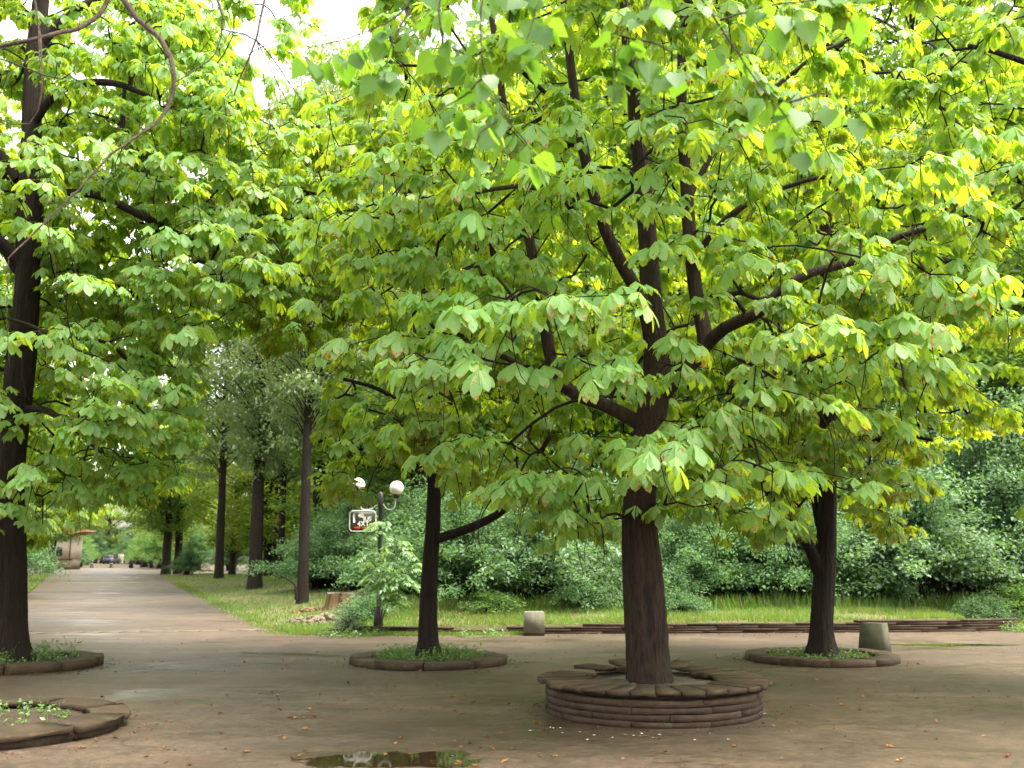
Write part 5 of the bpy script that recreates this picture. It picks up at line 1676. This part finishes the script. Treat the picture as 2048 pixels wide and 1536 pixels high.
bollard(183, 'short dark bollard nearest the kiosk across the far path')
bollard(222, 'short dark bollard in the middle of the far path in front of the parked car')
ba, bb = gp(262, 1136), gp(303, 1136)
ba_e = empty('path_barrier', (ba + bb) / 2, 'low dark barrier of two posts and a rail at the far path', 'barrier')
off = (ba + bb) / 2
for q in (ba, bb):
    g = Geo(); box_geo(g, q - off + np.array([0, 0, .4]), (.42, .35, .8), .1, taper=.9); g.build('post', M['bark_wood'], ba_e)
g = Geo(); box_geo(g, (0, 0, .84), (np.linalg.norm(bb - ba) + .1, .06, .07)); g.build('rail', M['black_metal'], ba_e)

cc = gp(222, 1128); car = empty('parked_car', cc, 'dark parked car seen end on beyond the far end of the path', 'car')


def hull(g, sec):
    """loft of (y, [(x,z)...]) sections"""
    k = len(sec[0][1]); V = [(x, y, z) for y, s_ in sec for x, z in s_]
    Q = [(i * k + j, i * k + (j + 1) % k, (i + 1) * k + (j + 1) % k, (i + 1) * k + j) for i in range(len(sec) - 1) for j in range(k)]
    T = [(0, j + 1, j) for j in range(1, k - 1)] + [((len(sec) - 1) * k, (len(sec) - 1) * k + j, (len(sec) - 1) * k + j + 1) for j in range(1, k - 1)]
    g.add(V, T=T, Q=Q)


def sect(w, z0, z1): return [(-w * .92, z0), (w * .92, z0), (w, z0 + (z1 - z0) * .4), (w * .93, z1), (-w * .93, z1), (-w, z0 + (z1 - z0) * .4)]


g = Geo(); hull(g, [(-2.0, sect(.78, .35, .85)), (-1.85, sect(.86, .25, .95)), (1.1, sect(.88, .22, .95)), (1.9, sect(.84, .25, .80)), (2.05, sect(.72, .35, .7))]); g.build('body', M['car_paint'], car)
g = Geo(); hull(g, [(-1.75, sect(.74, .94, 1.05)), (-1.4, sect(.70, .94, 1.45)), (.3, sect(.70, .94, 1.48)), (1.1, sect(.74, .94, .98))]); g.build('cabin', M['car_paint'], car)
g = Geo(); box_geo(g, (0, -1.60, 1.24), (1.15, .04, .32), 0, tilt=(-.72, 0)); g.build('rear_window', M['dark_glass'], car)
for sx_ in (-.78, .78):
    for sy_ in (-1.25, 1.25):
        V = []; g = Geo(); s2 = 14
        for x in (-.1, .1): V += [(sx_ + x, sy_ + .32 * math.cos(2 * math.pi * k / s2), .32 + .32 * math.sin(2 * math.pi * k / s2)) for k in range(s2)]
        Q = [(k, (k + 1) % s2, s2 + (k + 1) % s2, s2 + k) for k in range(s2)]; T = [(0, k + 1, k) for k in range(1, s2 - 1)] + [(s2, s2 + k, s2 + k + 1) for k in range(1, s2 - 1)]
        g.add(V, T=T, Q=Q); g.build('wheel', M['tyre'], car)
    g = Geo(); box_geo(g, (sx_ * .85, -1.99, .72), (.2, .04, .12)); g.build('tail_light', M['red_paint'], car)
car.rotation_euler = (0, 0, .12)


def person(px, py, label, top, legs, rz, stride):
    c = gp(px, py)
    J = {'pelvis': (0, 0, .95), 'waist': (0, 0, 1.1), 'chest': (0, 0, 1.32), 'neck': (0, 0, 1.5), 'head0': (0, -.01, 1.58), 'head1': (0, -.01, 1.73)}
    V = list(J.values()); E = [(0, 1), (1, 2), (2, 3), (3, 4), (4, 5)]; R = [.15, .14, .16, .055, .085, .09]
    for s_ in (-1, 1):
        b = len(V); st_ = stride * s_
        V += [(.10 * s_, 0, .88), (.11 * s_, -.10 * st_ - .03, .50), (.11 * s_, -.22 * st_, .09), (.12 * s_, -.22 * st_ - .16, .04)]; R += [.095, .065, .042, .035]
        E += [(0, b), (b, b + 1), (b + 1, b + 2), (b + 2, b + 3)]
        b = len(V)
        V += [(.19 * s_, 0, 1.42), (.25 * s_, .06 * st_, 1.15), (.25 * s_, -.06 + .16 * st_, .90), (.25 * s_, -.09 + .18 * st_, .80)]; R += [.062, .045, .034, .036]
        E += [(2, b), (b, b + 1), (b + 1, b + 2), (b + 2, b + 3)]

    def skin(name, vs, es, rs, mat, parent):
        m = bpy.data.meshes.new(name); m.from_pydata(vs, es, []); m.materials.append(mat)
        o = link(name, m, parent); md = o.modifiers.new('skin', 'SKIN'); o.modifiers.new('sub', 'SUBSURF').levels = 1
        for v, q in zip(m.skin_vertices[0].data, rs): v.radius = (q, q)
        m.skin_vertices[0].data[0].use_root = True
        return o
    o = skin('person', V, E, R, M['skin'], None); o.location = c; o.rotation_euler = (0, 0, rz)
    tag(o, label, 'person', None)
    ti = [0, 1, 2, 10, 11, 18, 19]
    ti = [1, 2] + [i for i in range(6, len(V)) if (i - 6) % 8 in (4, 5)]
    mp = {v: i for i, v in enumerate([0] + ti)}
    skin('shirt', [V[i] for i in [0] + ti], [(mp[a], mp[b]) for a, b in E if a in mp and b in mp], [R[i] + .018 for i in [0] + ti], top, o)
    li = [0] + [i for i in range(6, len(V)) if (i - 6) % 8 in (0, 1, 2)]
    mp = {v: i for i, v in enumerate(li)}
    skin('trousers', [V[i] for i in li], [(mp[a], mp[b]) for a, b in E if a in mp and b in mp], [R[i] + .02 for i in li], legs, o)
    g = Geo(); lathe(g, [(.102 * math.sin(u), .1 * math.cos(u)) for u in np.linspace(.0, 1.75, 6)], 12, c=(0, .012, 1.70)); g.build('hair', M['hair'], o, smooth=True)
    g = Geo(); lathe(g, [(0, -.012), (.014, 0), (0, .014)], 6, c=(0, -.102, 1.64)); g.build('nose', M['skin'], o)


person(244, 1127.5, 'person in white clothes walking far down the path', M['white_cloth'], M['white_cloth'], 0.3, 1.0)
person(238.5, 1127.5, 'person in a pink top and dark trousers beside the walker in white', M['pink_cloth'], M['navy_cloth'], -.2, -.8)

# ------------------------------------------------------------------ fallen leaves and paper scraps
r_ = np.random.default_rng(131)


def dry_leaf(seed):
    q = np.random.default_rng(seed)
    V, U = [], []
    n = 9
    for i in range(n):
        t = i / (n - 1); w = .45 * math.sin(math.pi * t ** .8) ** .8 * q.uniform(.75, 1.15)
        for u in (-1, 0, 1):
            V.append((t - .5, u * w * .5, .16 * u * u * q.uniform(.3, 1.3) * w * 2 + .12 * (t - .5) ** 2 * 3 + q.normal(0, .015) + .01)); U.append((.5 + u * .5, t))
    T = [];
    for i in range(n - 1):
        for j in (0, 1):
            a = i * 3 + j; T += [(a, a + 3, a + 4), (a, a + 4, a + 1)]
    return mesh('fallen_leaf', V, [np.array(T)], M['fallen'], U, np.full(len(V), q.uniform()))


dl = [dry_leaf(500 + i) for i in range(6)]
spots = []
blocked = [(PA, 1.22), (PB, 1.25), (PC_, 1.2), (PD, 1.28), (PE, 1.32)]


def free(p): return all(np.hypot(p[0] - c[0], p[1] - c[1]) > rad for c, rad in blocked)


while len(spots) < 110:
    px, py = r_.uniform(0, 2048), 1290 + 246 * r_.uniform(0, 1) ** .8
    if px > 1200 and r_.uniform() < .45: continue
    p = gp(px, py)
    if free(p): spots.append(p)
for px, py in [(908, 1400), (920, 1402), (850, 1432), (890, 1404), (520, 1388), (352, 1406), (545, 1385), (580, 1437), (865, 1524), (918, 1527), (1010, 1524), (950, 1533), (640, 1390), (1690, 1475), (1780, 1495)]:
    spots.append(gp(px, py))
for p in spots:
    o = bpy.data.objects.new('fallen_leaf', dl[r_.integers(0, 6)]); COL.objects.link(o)
    o.location = (p[0], p[1], .006); o.rotation_euler = (r_.normal(0, .2), r_.normal(0, .2), r_.uniform(0, 6.28)); s_ = r_.uniform(.035, .095); o.scale = (s_, s_, s_ * r_.uniform(.7, 1.6))
    tag(o, 'curled orange brown leaf fallen on the damp asphalt', 'fallen leaf', 'fallen leaves on the asphalt')
# fine litter
g = Geo(); P = []
for c, rad in blocked:
    n = 260; a = r_.uniform(0, 6.283, n); q = rad + np.abs(r_.normal(0, .22, n)) + .02; P.append(np.stack([c[0] + q * np.cos(a), c[1] + q * np.sin(a), np.full(n, .008)], -1))
X = r_.uniform(-4.5, 10, 700); P.append(np.stack([X, wall_y(X) - .2 - np.abs(r_.normal(0, .35, 700)), np.full(700, .008)], -1))
X = r_.uniform(-9, 9, 3600); Y = 7.4 + 15 * r_.uniform(0, 1, 3600) ** 1.4
ok = np.sin(1.1 * X + 0.7 * Y) + np.sin(0.8 * X - 1.3 * Y + 1) + np.sin(2.3 * Y + 0.4 * X) > r_.normal(0.3, 0.7, 3600)
X, Y = X[ok], Y[ok]; P.append(np.stack([X, Y, np.full(len(X), .008)], -1))
P = np.concatenate(P)
P = P[[free(p) for p in P]]
V, Fc, U, rn = scatter(*CARD, frames(r_.uniform(0, 6.28, len(P)), r_.normal(0, .25, len(P)), r_.normal(0, .3, len(P))), P, .018 + .05 * r_.uniform(0, 1, len(P)) ** 3, r_.uniform(0, 1, len(P)))
g.add(V, T=Fc, U=U, R=rn)
tag(g.build('leaf_litter', M['litter']), 'fine brown leaf crumbs around the ring kerbs and along the wall', 'leaf litter', kind='stuff')

scr = []
for i in range(3):
    q = np.random.default_rng(600 + i); V = [(x, y, q.uniform(.05, .35)) for y in (-.5, 0, .5) for x in (-.6, 0, .6)]; V = [(x + q.normal(0, .08), y + q.normal(0, .08), z) for x, y, z in V]
    scr.append(mesh('paper_scrap', V, [np.array([(r * 3 + c, r * 3 + c + 1, (r + 1) * 3 + c + 1, (r + 1) * 3 + c) for r in range(2) for c in range(2)])], M['paper']))
for px, py in [(1100, 1456), (1107, 1457), (1125, 1466), (1120, 1457), (1160, 1465), (1188, 1471), (1226, 1476), (1250, 1470), (1268, 1472), (1284, 1468), (1280, 1473), (1320, 1470), (1306, 1476), (1420, 1468), (1457, 1480), (1538, 1437), (1548, 1452), (1530, 1428), (1060, 1462), (1390, 1481), (1175, 1480)]:
    p = gp(px, py)
    o = bpy.data.objects.new('paper_scrap', scr[r_.integers(0, 3)]); COL.objects.link(o); o.location = (p[0], p[1], .004); s_ = r_.uniform(.012, .028); o.scale = (s_, s_ * .7, s_ * .6); o.rotation_euler = (0, 0, r_.uniform(0, 6))
    tag(o, 'tiny white paper scrap on the asphalt around the round bench', 'paper scrap', 'paper scraps around the round bench')
print('LEAVES', TOTAL, 'TRIS', sum(len(m.loops) - 2 * len(m.polygons) for m in bpy.data.meshes))
